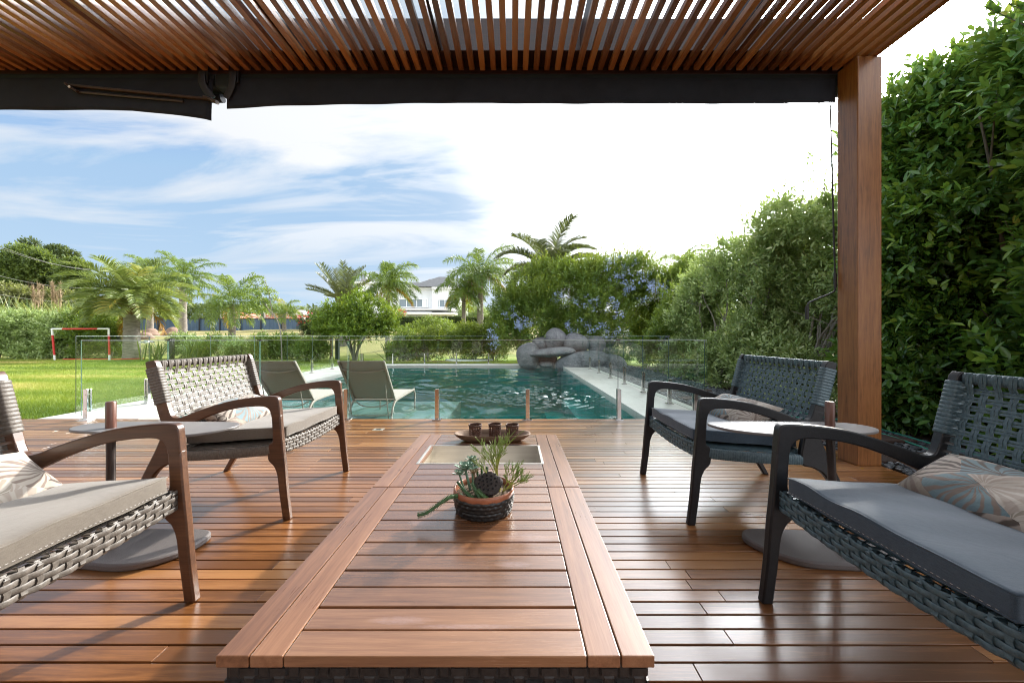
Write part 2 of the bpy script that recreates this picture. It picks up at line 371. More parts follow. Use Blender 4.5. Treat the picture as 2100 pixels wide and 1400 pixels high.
M['sling_seat'] = simple('beige_sling_mesh', (.34, .31, .27), (.44, .41, .36), rough=.75, scale=500, bump=.3, bscale=600)
M['lframe'] = simple('beige_aluminium', (.30, .27, .23), (.36, .33, .285), rough=.4, scale=20)
M['pot'] = simple('black_hammered_clay', (.006, .006, .006), (.014, .013, .012), rough=.42, scale=30)
M['terracotta'] = simple('glazed_terracotta_rim', (.28, .095, .045), (.38, .15, .08), rough=.4, scale=25, bump=.1)
M['soil'] = simple('potting_soil', (.04, .025, .015), (.22, .15, .09), rough=.9, scale=90, bump=.8)
M['bowlwood'] = wood('carved_bowl_wood', (.10, .055, .030), (.19, .115, .068), (.30, .20, .13), 'x', rough=.7, coat=0, grain=.9)
M['rust'] = simple('rusty_lace_metal', (.045, .02, .013), (.13, .062, .04), rough=.65, metal=.35, scale=60, bump=.4)
M['lotus'] = simple('dried_lotus_pod', (.018, .014, .013), (.06, .048, .042), rough=.8, scale=60, bump=.5)
M['lotushole'] = simple('lotus_pod_hole', (.003, .002, .002), rough=.9)
M['hose'] = simple('green_hose_rubber', (.01, .20, .13), (.02, .26, .18), rough=.4)
M['bark'] = simple('bark', (.10, .08, .062), (.21, .175, .14), rough=.9, scale=25, bump=.8, stretch=(1, 1, .3))
M['palebark'] = simple('pale_stem_bark', (.17, .15, .125), (.30, .27, .23), rough=.85, scale=35, bump=.5)
M['palmbark'] = simple('palm_trunk_bark', (.10, .085, .072), (.30, .265, .23), rough=.95, scale=5, bump=1.0, bscale=7, stretch=(1, 1, 7))
M['fibre'] = simple('palm_fibre', (.10, .055, .03), (.22, .13, .07), rough=.95, scale=20, bump=.8, stretch=(1, 1, .3))
G = lambda *s: [(i / (len(s) - 1), c) for i, c in enumerate(s)]
M['leaf_glossy'] = leafmat('glossy_dark_leaf', [(0, (.04, .10, .032)), (.45, (.085, .20, .05)), (.75, (.15, .32, .065)), (.93, (.25, .38, .07)), (1, (.45, .36, .08))], rough=.2, transl=.3)
M['leaf_grey'] = leafmat('grey_green_leaf', [(0, (.14, .21, .075)), (.45, (.31, .42, .16)), (.85, (.48, .57, .26)), (1, (.56, .60, .34))], rough=.42, transl=.35)
M['leaf_mid'] = leafmat('mid_green_leaf', [(0, (.065, .12, .026)), (.5, (.13, .22, .042)), (.85, (.25, .33, .055)), (1, (.42, .43, .07))], rough=.42, transl=.4)
M['leaf_yellow'] = leafmat('yellow_green_leaf', [(0, (.07, .12, .018)), (.5, (.14, .21, .03)), (.85, (.25, .31, .04)), (1, (.45, .42, .05))], rough=.45, transl=.42)
M['leaf_bright'] = leafmat('bright_glossy_leaf', [(0, (.10, .26, .045)), (.6, (.18, .38, .06)), (1, (.34, .46, .08))], rough=.2, transl=.35)
M['leaf_lemon'] = leafmat('lemon_tree_leaf', [(0, (.055, .115, .018)), (.5, (.12, .21, .028)), (.85, (.22, .32, .04)), (1, (.36, .40, .05))], rough=.4, transl=.4)
M['leaf_far'] = leafmat('distant_tree_leaf', [(0, (.05, .085, .025)), (.5, (.10, .155, .04)), (1, (.19, .25, .07))], rough=.6, transl=.35)
M['leaf_olive'] = leafmat('olive_scrub_leaf', [(0, (.10, .115, .05)), (.5, (.17, .18, .075)), (1, (.27, .27, .11))], rough=.6, transl=.35)
M['leaf_darkfar'] = leafmat('dark_distant_leaf', [(0, (.03, .055, .022)), (.5, (.055, .09, .03)), (1, (.10, .14, .05))], rough=.6, transl=.25)
M['palm_butia'] = leafmat('blue_green_palm_leaf', [(0, (.10, .15, .055)), (.5, (.19, .25, .085)), (.9, (.33, .37, .13)), (1, (.50, .40, .09))], rough=.4, transl=.35)
M['palm_queen'] = leafmat('queen_palm_leaf', [(0, (.055, .115, .030)), (.5, (.11, .19, .04)), (.9, (.22, .30, .05)), (1, (.38, .36, .06))], rough=.42, transl=.35)
M['palm_date'] = leafmat('date_palm_leaf', [(0, (.055, .075, .045)), (.5, (.10, .125, .07)), (1, (.18, .17, .09))], rough=.45, transl=.2)
M['palm_dead'] = leafmat('dead_frond', [(0, (.30, .14, .03)), (.5, (.46, .24, .04)), (1, (.55, .34, .08))], rough=.7, transl=.35)
M['reed'] = leafmat('reed_plume', [(0, (.30, .20, .12)), (1, (.50, .38, .25))], rough=.8, transl=.3)
M['spiky'] = leafmat('flax_blade', [(0, (.06, .11, .03)), (.6, (.13, .19, .05)), (1, (.25, .24, .08))], rough=.4, transl=.25)
M['blue'] = leafmat('plumbago_blossom', [(0, (.30, .38, .72)), (1, (.52, .60, .88))], rough=.6, transl=.25)
M['redfl'] = leafmat('red_blossom', [(0, (.5, .02, .03)), (1, (.7, .05, .08))], rough=.6, transl=.25)
M['echev'] = leafmat('echeveria_leaf', [(0, (.10, .20, .14)), (.7, (.20, .32, .24)), (1, (.35, .42, .3))], rough=.5, transl=.1)
M['cactus'] = leafmat('stapelia_stem', [(0, (.035, .09, .03)), (1, (.08, .16, .05))], rough=.55, transl=.05)
M['twig'] = leafmat('pencil_succulent', [(0, (.14, .22, .04)), (.6, (.26, .34, .07)), (1, (.45, .42, .10))], rough=.5, transl=.15)
M['grassblade'] = leafmat('grass_blade', [(0, (.07, .14, .016)), (.4, (.16, .25, .03)), (.7, (.30, .36, .06)), (1, (.62, .50, .20))], rough=.6, transl=.4)
# ------------------------------------------------------------------ setting
PX0, PX1, PY0, PY1 = -4.5, 1.64, 4.60, 12.8
def gz(x, y):
    h = 0.0
    a = min(max((y - 17.2) / 9.0, 0), 1); a = a * a * (3 - 2 * a)
    h += 1.15 * a * (1.0 if x < 3 else max(0, 1 - (x - 3) / 6))
    b = min(max((y - 28) / 30.0, 0), 1); h += .75 * b * b * (3 - 2 * b)
    h += .22 * a * math.sin(x * .23 + 1.1) * math.sin(y * .19)
    return h - .02
xs = sorted(set([-900, -500, -250, -150, -110] + list(range(-90, -6, 2)) + [-9, -7, -5.75, -4, -2, 0, 1, 2.55, 2.84, 4, 6, 8] + list(range(10, 60, 3)) + [80, 120, 250, 500, 900]))
ys = sorted(set([-60, -20, -8, -3, 1, 4.56, 7, 9, 11, 13.4] + [14 + i for i in range(0, 60, 1)] + [80, 95, 120, 180, 300, 600, 1200]))
gb = MB(); idx = {}
for i, x in enumerate(xs):
    for j, y in enumerate(ys): idx[i, j] = len(gb.v); gb.v.append((x, y, gz(x, y))); gb.tn.append(.5)
for i in range(len(xs) - 1):
    for j in range(len(ys) - 1):
        cx, cy = (xs[i] + xs[i+1]) / 2, (ys[j] + ys[j+1]) / 2
        if -5.75 < cx < 2.55 and 4.56 < cy < 13.4: continue
        if -9 < cx < 2.84 and -3 < cy < 4.56: continue
        gb.f.append((idx[i, j], idx[i+1, j], idx[i+1, j+1], idx[i, j+1])); gb.mi.append(0)
def grassmat():
    m, t = new_mat('lawn_grass'); tc = t.n('ShaderNodeTexCoord'); g = tc.outputs['Object']
    s = t.n('ShaderNodeSeparateXYZ', _0=g)
    a = t.n('ShaderNodeTexNoise', Vector=t.n('ShaderNodeMapping', Vector=g, Scale=(.35, 1.0, 1)).outputs[0], Scale=.9, Detail=5.0, Roughness=.6)
    b_ = t.n('ShaderNodeTexNoise', Vector=g, Scale=14.0, Detail=6.0, Roughness=.75)
    f = t.m('ADD', t.m('MULTIPLY', a.outputs[0], .65), t.m('MULTIPLY', b_.outputs[0], .35))
    green = t.ramp(f, [(.34, (.15, .22, .030)), (.47, (.24, .31, .045)), (.56, (.36, .38, .08)), (.66, (.50, .44, .17))])
    dry = t.ramp(f, [(.34, (.22, .20, .08)), (.5, (.36, .30, .14)), (.68, (.48, .39, .20))])
    soil = t.ramp(f, [(.34, (.045, .032, .020)), (.68, (.12, .09, .06))])
    c = t.mix(t.ramp(t.m('DIVIDE', t.m('SUBTRACT', s.outputs[1], 16.6), 3.0, clamp=True), [(0, 0.0), (1, .85)]), green, dry)
    c = t.mix(t.m('MULTIPLY', t.m('GREATER_THAN', s.outputs[0], 2.5), t.m('LESS_THAN', s.outputs[1], 12.8)), c, soil)
    b = t.n('ShaderNodeBsdfPrincipled', Base_Color=c, Roughness=.9); b.inputs['Specular IOR Level'].default_value = .2
    bp = t.n('ShaderNodeBump', Height=b_.outputs[0], Strength=.9, Distance=.05); t.t.links.new(bp.outputs[0], b.inputs['Normal'])
    finish(t, b); return m
M['lawn'] = grassmat()
g = gb.build('lawn', M['lawn']); g.data.shade_smooth(); tag(g, 'green lawn with drier strips rising to a dry grass bank', None, None, 'structure')

# deck
PIT = .0665
db = MB(); y = 4.553; r_ = 0
while y > -2.6:
    x = -9.0; dx = rnd.uniform(.3, 2.6)
    while x < 2.83:
        x2 = min(x + dx, 2.84)
        if 2.84 - x2 < .25: x2 = 2.84
        db.tone = rnd.uniform(.15, .85)
        zt = rnd.uniform(-.0008, .0008)
        db.box(x, x2 - .0018, y - PIT + .0072, y, -.024, zt); x = x2; dx = rnd.uniform(1.6, 3.4)
    y -= PIT
tag(db.build('deck', M['deck'], bevel=.0016), 'glossy red brown hardwood deck boards', None, None, 'structure')
sb = MB(); sb.box(-9.0, 2.84, -2.6, 4.55, -.20, -.10)
tag(sb.build('dark_sheet_under_deck', simple('dark_void', (.008, .006, .005), (.02, .015, .012), rough=1)), 'dark sheet standing in for the shade under the deck boards', None, None, 'structure')  # shade below the boards is put into this near-black colour
fb = MB(); fb.box(-9.0, 2.84, 4.556, 4.575, -.14, -.002)
tag(fb.build('deck_edge_board', M['deck'], bevel=.002), 'board closing the deck edge over the pool', None, None, 'structure')

# pool shell
def stone(name, c1, c2, grout, sx, sy, gw, rough=.5, scale=8):
    m, t = new_mat(name); tc = t.n('ShaderNodeTexCoord')
    s = t.n('ShaderNodeSeparateXYZ', _0=tc.outputs['Object'])
    def ln(o, p):
        q = t.m('FRACT', t.m('DIVIDE', t.m('ADD', o, 100.0), p)); return t.m('MINIMUM', q, t.m('SUBTRACT', 1.0, q))
    e = t.m('MINIMUM', t.m('MULTIPLY', ln(s.outputs[0], sx), sx), t.m('MULTIPLY', ln(s.outputs[1], sy), sy))
    lf = t.m('LESS_THAN', e, gw)
    nz = t.n('ShaderNodeTexNoise', Vector=tc.outputs['Object'], Scale=scale, Detail=6.0, Roughness=.7)
    cell = t.n('ShaderNodeTexWhiteNoise', dict(noise_dimensions='2D'), Vector=t.n('ShaderNodeCombineXYZ', _0=t.m('FLOOR', t.m('DIVIDE', t.m('ADD', s.outputs[0], 100.0), sx)), _1=t.m('FLOOR', t.m('DIVIDE', t.m('ADD', s.outputs[1], 100.0), sy))).outputs[0])
    cc = t.ramp(t.m('ADD', t.m('MULTIPLY', nz.outputs[0], .7), t.m('MULTIPLY', cell.outputs[0], .3)), [(.3, c1), (.7, c2)])
    c = t.mix(lf, cc, grout)
    b = t.n('ShaderNodeBsdfPrincipled', Base_Color=c, Roughness=rough)
    bp = t.n('ShaderNodeBump', Height=t.m('SUBTRACT', 1.0, lf), Strength=.4, Distance=.003); t.t.links.new(bp.outputs[0], b.inputs['Normal'])
    finish(t, b); return m
M['coping'] = stone('pale_limestone_coping', (.52, .49, .44), (.66, .63, .58), (.36, .34, .31), 1.2, .60, .003)
M['tile'] = stone('green_stone_pool_tile', (.014, .21, .20), (.04, .34, .32), (.02, .21, .20), .10, .10, .002, rough=.5, scale=5)
cp = MB(); e_ = .0015
cp.box(-5.72, PX0 - .0, 4.58, 12.8, -.10, 0.0); cp.box(PX1, 2.55, 4.58, 12.8, -.10, 0.0); cp.box(-5.72, 2.55, 12.803, 13.6, -.10, -.001)
tag(cp.build('pool_coping', M['coping'], bevel=.004), 'pale limestone paving around the pool', None, None, 'structure')
ps = MB()
def quad(a, b, c, d): ps.add([a, b, c, d], [(0, 1, 2, 3)])
ps.box(PX0, PX1, PY0 - .02, PY1, -1.6, -1.4)
ps.box(PX0 - .15, PX0 - .0, PY0 - .02, PY1, -1.6, -.101); ps.box(PX1, PX1 + .15, PY0 - .02, PY1, -1.6, -.101)
ps.box(PX0 - .15, PX1 + .15, PY1, PY1 + .15, -1.6, -.101); ps.box(PX0 - .15, PX1 + .15, PY0 - .15, PY0 - .022, -1.6, -.15)
sh_ = MB(); sh_.box(PX0 + .003, -1.0, PY0 - .018, 7.4, -1.39, -.28)
M['shelf'] = stone('grey_green_shelf_stone', (.09, .155, .135), (.15, .22, .195), (.12, .16, .145), .30, .30, .002, rough=.5, scale=5)
tag(sh_.build('pool_shelf', M['shelf']), 'shallow grey green stone shelf in the pool under the loungers', None, None, 'structure')
ps.box(-.997, -.55, PY0 - .018, 7.4, -1.39, -.72)
ps.box(1.22, PX1 - .003, PY0 - .018, 9.2, -1.39, -.55)
ps.box(.78, 1.217, PY0 - .018, 9.2, -1.39, -.85)
ps.box(.32, .777, PY0 - .018, 9.2, -1.39, -1.12)
tag(ps.build('pool_basin', M['tile']), 'green stone tiled pool basin with shallow shelf and steps', None, None, 'structure')
def watermat():
    m, t = new_mat('pool_water'); tc = t.n('ShaderNodeTexCoord'); g = tc.outputs['Object']
    s = t.n('ShaderNodeSeparateXYZ', _0=g)
    def dist(cx, cy):
        return t.n('ShaderNodeVectorMath', dict(operation='LENGTH'), _0=t.n('ShaderNodeVectorMath', dict(operation='SUBTRACT'), _0=g, _1=(cx, cy, -.06)).outputs[0]).outputs['Value']
    nz = t.n('ShaderNodeTexNoise', Vector=t.n('ShaderNodeMapping', Vector=g, Scale=(1.0, 1.5, 1)).outputs[0], Scale=2.6, Detail=4.0, Roughness=.5, Distortion=.8)
    fine = t.n('ShaderNodeTexNoise', Vector=g, Scale=16.0, Detail=3.0, Roughness=.6, Distortion=.6)
    d1 = dist(.45, 6.9); m1 = t.m('SUBTRACT', 1.0, t.m('DIVIDE', d1, 1.9), clamp=True)
    d2 = dist(-1.7, 5.4); m2 = t.m('SUBTRACT', 1.0, t.m('DIVIDE', d2, 3.0), clamp=True)
    w2 = t.m('MULTIPLY', t.m('SINE', t.m('ADD', t.m('MULTIPLY', d2, 26.0), t.m('MULTIPLY', nz.outputs[0], 9.0))), t.m('MULTIPLY', m2, 1.5))
    w1 = t.m('MULTIPLY', t.m('SINE', t.m('ADD', t.m('MULTIPLY', d1, 30.0), t.m('MULTIPLY', nz.outputs[0], 14.0))), t.m('MULTIPLY', m1, .5))
    f1 = t.m('MULTIPLY', fine.outputs[0], t.m('ADD', .10, t.m('MULTIPLY', t.m('POWER', m1, .6), 4.0)))
    h = fine.outputs[0]
    dfar = t.n('ShaderNodeMapRange', _0=s.outputs[1], _1=6.5, _2=10.5, _3=1.0, _4=0.05)
    bp = t.n('ShaderNodeBump', Height=t.m('MULTIPLY', h, dfar), Strength=1.0, Distance=.0012)
    fr = t.n('ShaderNodeFresnel', IOR=1.33, Normal=bp.outputs[0])
    tr = t.n('ShaderNodeBsdfTransparent', Color=(.96, .985, .98)); gl = t.n('ShaderNodeBsdfGlossy', Roughness=.02, Normal=bp.outputs[0])
    geo = t.n('ShaderNodeNewGeometry')
    f = t.m('MULTIPLY', fr.outputs[0], t.m('SUBTRACT', 1.0, geo.outputs['Backfacing']))
    mx = t.n('ShaderNodeMixShader', _0=f, _1=tr.outputs[0], _2=gl.outputs[0])
    va = t.n('ShaderNodeVolumeAbsorption', Color=(.04, .72, .70), Density=.27)
    t.n('ShaderNodeOutputMaterial', Surface=mx.outputs[0], Volume=va.outputs[0]); return m
X0w, X1w, Y0w, Y1w = PX0 - .012, PX1 + .012, PY0 - .03, PY1 + .012
nxw, nyw = 210, 300
gx = np.linspace(X0w, X1w, nxw); uy = np.linspace(0, 1, nyw); gy = Y0w + (Y1w - Y0w) * uy ** 1.5
XX, YY = np.meshgrid(gx, gy, indexing='ij'); HH = np.zeros_like(XX); wr = np.random.default_rng(5)
for k in range(26):
    lam = wr.uniform(.22, 1.1); th = wr.uniform(-1.2, 1.2) + 1.2; kk = 2*math.pi/lam
    HH += .0022 * lam ** 1.1 * np.sin(kk*(XX*math.cos(th) + YY*math.sin(th)) + wr.uniform(0, 6.3) + .8*np.sin(XX*1.3 + YY*.9 + k))
for cx_, cy_, rad, amp, lam in ((-1.95, 5.2, 2.6, .0065, .26), (-3.1, 5.2, 2.2, .0055, .24), (.35, 7.0, 1.7, .0075, .20), (.9, 6.6, 1.3, .0065, .17), (-.1, 7.3, 1.2, .006, .19)):
    D_w = np.hypot(XX - cx_, (YY - cy_)); m_w = np.clip(1 - D_w/rad, 0, 1) ** .8
    HH += amp * m_w * np.sin(2*math.pi*D_w/lam + 1.6*np.sin(XX*3.1 + YY*1.7) + 1.2*np.sin(YY*4.3 - XX*2.2))
mj = np.clip(1 - np.hypot(XX - .4, YY - 6.9)/1.6, 0, 1)
for k in range(14):
    th = wr.uniform(0, 6.28); kk = 2*math.pi/wr.uniform(.10, .2); HH += .0016 * mj ** .6 * np.sin(kk*(XX*math.cos(th) + YY*math.sin(th)) + wr.uniform(0, 6.3))
HH *= 1.45 * np.clip(1.15 - (YY - 7.5)/6.0, .2, 1.0)
Vw = np.stack([XX.ravel(), YY.ravel(), -.058 + HH.ravel()], 1); a_i = np.arange(nxw*nyw).reshape(nxw, nyw)
Fw = np.stack([a_i[:-1, :-1], a_i[1:, :-1], a_i[1:, 1:], a_i[:-1, 1:]], -1).reshape(-1, 4)
ring = list(a_i[:, 0]) + list(a_i[-1, 1:]) + list(a_i[-2::-1, -1]) + list(a_i[0, -2:0:-1])
nr_ = len(ring); bot = Vw[ring].copy(); bot[:, 2] = -1.45; off = len(Vw); Vw = np.concatenate([Vw, bot])
side_f = np.array([[ring[q], off + q, off + (q+1) % nr_, ring[(q+1) % nr_]] for q in range(nr_)])
c0_, c1_, c2_, c3_ = off, off + nxw - 1, off + nxw + nyw - 2, off + 2*nxw + nyw - 3
Fw = np.concatenate([Fw, side_f])
wo = np_mesh('pool_water', Vw, Fw, watermat(), smooth=True)
bm = bmesh.new(); bm.from_mesh(wo.data); bm.verts.ensure_lookup_table(); bm.faces.new([bm.verts[off + q] for q in range(nr_)]); bmesh.ops.recalc_face_normals(bm, faces=bm.faces); bm.to_mesh(wo.data); bm.free()
wo.data.set_sharp_from_angle(angle=R(50))
tag(wo, 'clear teal pool water with ripples', None, None, 'structure')

# gravel strip
def ico(sub=1):
    bm = bmesh.new(); bmesh.ops.create_icosphere(bm, subdivisions=sub, radius=1)
    V = np.array([v.co[:] for v in bm.verts]); F = np.array([[v.index for v in f.verts] for f in bm.faces]); bm.free(); return V, F
def pebbles(name, regions, mat, label):
    V0, F0 = ico(1); Vs = []; Fs = []; T = []; b = 0
    for (x0, x1, y0, y1, n, r0, r1) in regions:
        for i in range(n):
            r = rng.uniform(r0, r1); s = np.array([r * rng.uniform(.9, 1.6), r * rng.uniform(.7, 1.1), r * rng.uniform(.4, .7)])
            a = rng.uniform(0, 6.28); c, q = math.cos(a), math.sin(a); V = V0 * s
            V = np.stack([V[:, 0]*c - V[:, 1]*q, V[:, 0]*q + V[:, 1]*c, V[:, 2]], 1)
            Vs.append(V + np.array([rng.uniform(x0, x1), rng.uniform(y0, y1), -.012 + rng.uniform(0, .02)])); Fs.append(F0 + b); b += len(V0); T.append(np.full(len(V0), rng.random()))
    o = np_mesh(name, np.concatenate(Vs), np.concatenate(Fs), mat, tone=np.concatenate(T), smooth=True, nv=3)
    tag(o, label, None, None, 'stuff')
def tonemat(name, stops, rough):
    m, t = new_mat(name); at = t.n('ShaderNodeAttribute', dict(attribute_name='tone'))
    b = t.n('ShaderNodeBsdfPrincipled', Base_Color=t.ramp(at.outputs['Fac'], stops), Roughness=rough); finish(t, b); return m
M['pebble'] = tonemat('dark_pebble', [(0, (.035, .04, .045)), (.8, (.09, .10, .115)), (1, (.22, .23, .24))], .4)
pebbles('gravel', [(2.86, 3.95, 2.0, 4.7, 4200, .013, .024), (2.58, 3.95, 4.7, 8.0, 4600, .016, .028), (2.58, 3.95, 8.0, 12.7, 3200, .024, .04)], M['pebble'], 'dark grey river pebbles between the deck, the coping and the hedge')
M['sleeper'] = wood('weathered_sleeper', (.03, .018, .015), (.075, .045, .036), (.13, .085, .07), 'x', rough=.8, coat=0, tvar=.3, bump=.6)
for i, (y0, x0) in enumerate(((2.98, 2.87), (3.55, 2.87), (4.15, 2.87), (5.1, 2.66), (5.9, 2.66), (6.8, 2.66))):
    b = MB(); b.tone = rnd.random(); b.box(x0, x0 + .92, y0, y0 + .22, -.06, .022)
    lab = ['dark red timber sleeper in the pebbles right beside the foot of the post', 'timber sleeper in the pebbles, second from the post',
           'timber sleeper behind the post, third one along the pebble strip', 'timber sleeper in pebbles near the end of the front glass fence',
           'timber sleeper beside the coping, fifth from the post', 'farthest timber sleeper in the pebble strip beside the coping'][i]
    tag(b.build('timber_sleeper', M['sleeper'], loc=(x0 + .46, y0 + .11, -.06), bevel=.008), lab, 'sleeper', 'timber sleepers crossing the pebble strip')
hb = MB(); hb.sweep(smooth_path([(3.1, 2.35, .012), (3.5, 2.95, .02), (3.62, 3.3, .012), (3.70, 3.9, .02), (3.5, 4.5, .012), (3.2, 4.9, .02), (2.95, 5.1, .012)], 8), .008, n=8)
hb.sweep(smooth_path([(3.3, 2.3, .012), (3.75, 2.9, .03), (3.83, 3.4, .012), (3.86, 4.2, .02), (3.6, 5.2, .012)], 8), .008, n=8)
tag(hb.build('garden_hose', M['hose'], loc=(3.5, 3.0, 0), smooth=60), 'thin green garden hose lying along the hedge foot behind the post', 'hose')

# ------------------------------------------------------------------ pergola
HP = 3.147
pg = empty('pergola', (0, 0, 0), 'wooden slatted pergola over the deck with one square brown post', 'pergola')
b = MB(); b.tone = .5; b.box(2.655, 2.84, 2.92, 3.105, 0.001, 3.145); b.build('post', M['post'], pg, bevel=.006)
b = MB(); b.tone = .45; b.box(-9.14, -8.96, 2.92, 3.105, 0.001, 3.145); b.build('post', M['post'], pg, bevel=.006)
cnt = 0; x = 2.79; slb = MB()
while x > -7.2:
    slb.tone = rnd.uniform(.1, .9); z0 = HP + rnd.uniform(-.001, .001)
    slb.box(x - .021, x + .021, -2.6, 3.085, z0, z0 + .045); x -= .0865
slb.build('ceiling_slats', M['slat'], pg, bevel=.003)
for xr in (-7.3, -6.17, -5.05, -3.93, -2.81, -1.69, -.57, .55, 1.67):
    b = MB(); b.box(xr - .025, xr + .025, -2.6, 2.93, HP + .048, HP + .20); b.build('rafter', M['beam'], pg, bevel=.003)
for yr in (-2.3, .2):
    b = MB(); b.box(-9.0, 2.70, yr - .03, yr + .03, HP + .21, HP + .30); b.build('purlin', M['beam'], pg)
b = MB(); b.box(-9.1, 2.84, 2.935, 3.12, HP + .05, HP + .30); b.build('front_beam', M['beam'], pg, bevel=.004)
b = MB(); b.box(-9.1, 2.84, 3.121, 3.14, HP - .002, HP + .33); b.build('fascia', M['beam'], pg)
b = MB(); b.box(2.80, 2.84, -2.6, 2.93, HP + .05, HP + .30); b.build('side_beam', M['beam'], pg, bevel=.004)
b = MB()
for i in range(9): b.box(-9.0 + i * 1.3, -9.0 + i * 1.3 + 1.27, -2.6, 3.06, HP + .335, HP + .341)
b.build('roof_panel', M['roofglass'], pg)
b = MB(); b.box(-9.0, 3.4, -5.3, -5.0, -.1, 3.0)
tag(b.build('house_wall', simple('house_timber_wall', (.10, .05, .025), (.17, .09, .05), rough=.6, stretch=(8, 1, .3)), loc=(-2, -5, -.1)), 'brown timber clad house wall standing behind the terrace', 'wall')
b = MB(); b.box(-9.0, 3.4, -5.0, -2.61, -.2, -.003)
tag(b.build('terrace_floor', M['coping']), 'pale terrace paving between the deck and the house', None, None, 'structure')
# awnings
def awning(x0, x1, lab, left):
    a = empty('awning', ((x0 + x1) / 2, 3.22, 3.1), lab, 'awning')
    b = MB(); b.box(x0 + (0 if left else -.108), x1 + (0 if left else .19), 3.115, 3.27, 3.04, 3.142); b.build('housing', M['awnmetal'], a, bevel=.01)
    n = 120; V = []; b = MB()
    for i in range(n + 1):
        u = i / n; x = x0 + (x1 - x0) * u
        if left: lo = 2.785 + .075 * (1 - u) ** .5 + .018 * math.sin(u * 9) - .05 * max(0, u - .9) * 10
        else: lo = 2.875 - .035 * (1 - u) ** 6 + .008 * math.sin(u * 6) + .018 * u
        if not left: lo += .012
        for j in range(9):
            v = j / 8; z = 3.103 + (lo - 3.103) * v
            y = 3.107 + .020 * math.sin(v * 3.1) * -.2 + .004 * math.sin(u * 21 + v * 3) * v + .004 * math.sin(u * 57) * v * v
            V.append((x, y - (.02 if left else 0) * v, z))
    F = [(i*9+j, i*9+j+1, (i+1)*9+j+1, (i+1)*9+j) for i in range(n) for j in range(8)]
    b.add(V, F); o = b.build('fabric', M['awning'], a, smooth=80)
    so = o.modifiers.new('thick', 'SOLIDIFY'); so.thickness = .004
    b = MB(); b.sweep([(x0, 3.21, 3.00), (x1, 3.21, 3.00)], .035, .035, n=12); b.build('roller', M['awning'], a, smooth=50)
    xe = x1 if left else x0; sg = -1 if left else 1
    br = MB(); br.sweep(smooth_path([(xe + sg*.07, 3.088, 3.14), (xe + sg*.07, 3.080, 3.08), (xe + sg*.055, 3.085, 3.01), (xe + sg*.0, 3.10, 2.93)], 6), .028, .008, up=(0, 1, 0), n=8, e=5)
    br.box(xe + sg*.07 - .04, xe + sg*.07 + .04, 3.086, 3.114, 3.05, 3.144)
    br.build('bracket', M['blackp'], a, smooth=40)
    return a
aw = awning(-8.9, -2.44, 'navy black retracted awning sagging on the left with its bronze folding arm showing', True)
b = MB(); b.sweep([(-3.58, 3.075, 3.02), (-2.42, 3.075, 2.905)], .016, .010, n=8, e=4); b.sweep([(-3.50, 3.078, 2.968), (-2.66, 3.078, 2.893)], .006, .008, n=8, e=4)
b.sweep([(-3.60, 3.075, 3.03), (-3.50, 3.075, 2.963)], .022, .012, n=8); b.sweep([(-2.48, 3.07, 2.92), (-2.38, 3.07, 2.88)], .024, .014, n=8)
b.build('folding_arm', M['bronze'], aw, smooth=40)
b = MB(); b.lathe([(0, -.004), (.010, -.004), (.010, .004), (0, .004)], (0, 0, 0), 12)
b.v = [(p[0] - 3.555, 3.055 + p[2], 2.997 + p[1]) for p in b.v]; b.build('arm_bolt', M['whitep'], aw)
aw2 = awning(-2.33, 2.64, 'navy black retracted awning with straight hem running to the brown post', False)
b = MB(); b.sweep([(2.575, 3.19, 3.0), (2.575, 3.19, 2.925)], .006, n=8); b.sweep([(2.55, 3.185, 2.985), (2.60, 3.185, 2.985)], .012, n=8)
b.build('crank_eye', M['whitep'], aw2, smooth=60)
cr = MB()
pp = [P(1702.5, 215, 3.16), P(1706, 330, 3.14), P(1710, 480, 3.12), P(1713, 590, 3.10)]
cr.sweep(smooth_path(pp, 4), .0065, n=8)
cr.sweep(smooth_path([P(1713, 588, 3.10), P(1711, 597, 3.10), P(1700, 603, 3.09), P(1675, 613, 3.08), P(1660, 620, 3.08), P(1655.5, 628, 3.08), P(1655, 640, 3.08)], 5), .0065, n=8)
ck = empty('awning_crank', P(1713, 590, 3.10), 'thin black awning crank rod hanging in front of the hedge beside the post', 'crank')
cr.build('rod', M['blackp'], ck, smooth=60)
b = MB(); b.sweep([P(1655, 628, 3.08), P(1655, 655, 3.08)], .014, n=10); b.build('grip', M['blackp'], ck, smooth=40)
b = MB(); b.sweep([P(1712.6, 560, 3.10), P(1713, 590, 3.10)], .011, n=10); b.build('upper_grip', M['blackp'], ck, smooth=40)

# ------------------------------------------------------------------ glass fence
GT = .945
M['edge_top'] = simple('bright_glass_line', (.35, .44, .41), (.45, .53, .50), rough=.15, spec=.9)  # pale colour stands in for the bright refraction along the glass top
def spigot(parent, x, y, face):   # face: 'x' panel runs along x
    s = MB(); a, c = (.023, .011)
    if face == 'x': s.box(x - a, x + a, y - .028, y - .0085, .012, .365); s.box(x - a, x + a, y + .0085, y + .028, .012, .365); s.box(x - a, x + a, y - .008, y + .008, .012, .09)
    else: s.box(x - .028, x - .0085, y - a, y + a, .012, .365); s.box(x + .0085, x + .028, y - a, y + a, .012, .365); s.box(x - .008, x + .008, y - a, y + a, .012, .09)
    o = s.build('spigot', M['steel'], parent, bevel=.002)
    s = MB(); s.box(x - .05, x + .05, y - .05, y + .05, .0005, .012); s.build('base_plate', M['steel'], o, bevel=.002)
    for z in (.30, .13):
        s = MB()
        if face == 'x': s.sweep([(x, y - .031, z), (x, y + .031, z)], .008, n=10, up=(0, 0, 1))
        else: s.sweep([(x - .031, y, z), (x + .031, y, z)], .008, n=10)
        s.build('bolt', M['steel'], o, smooth=40)
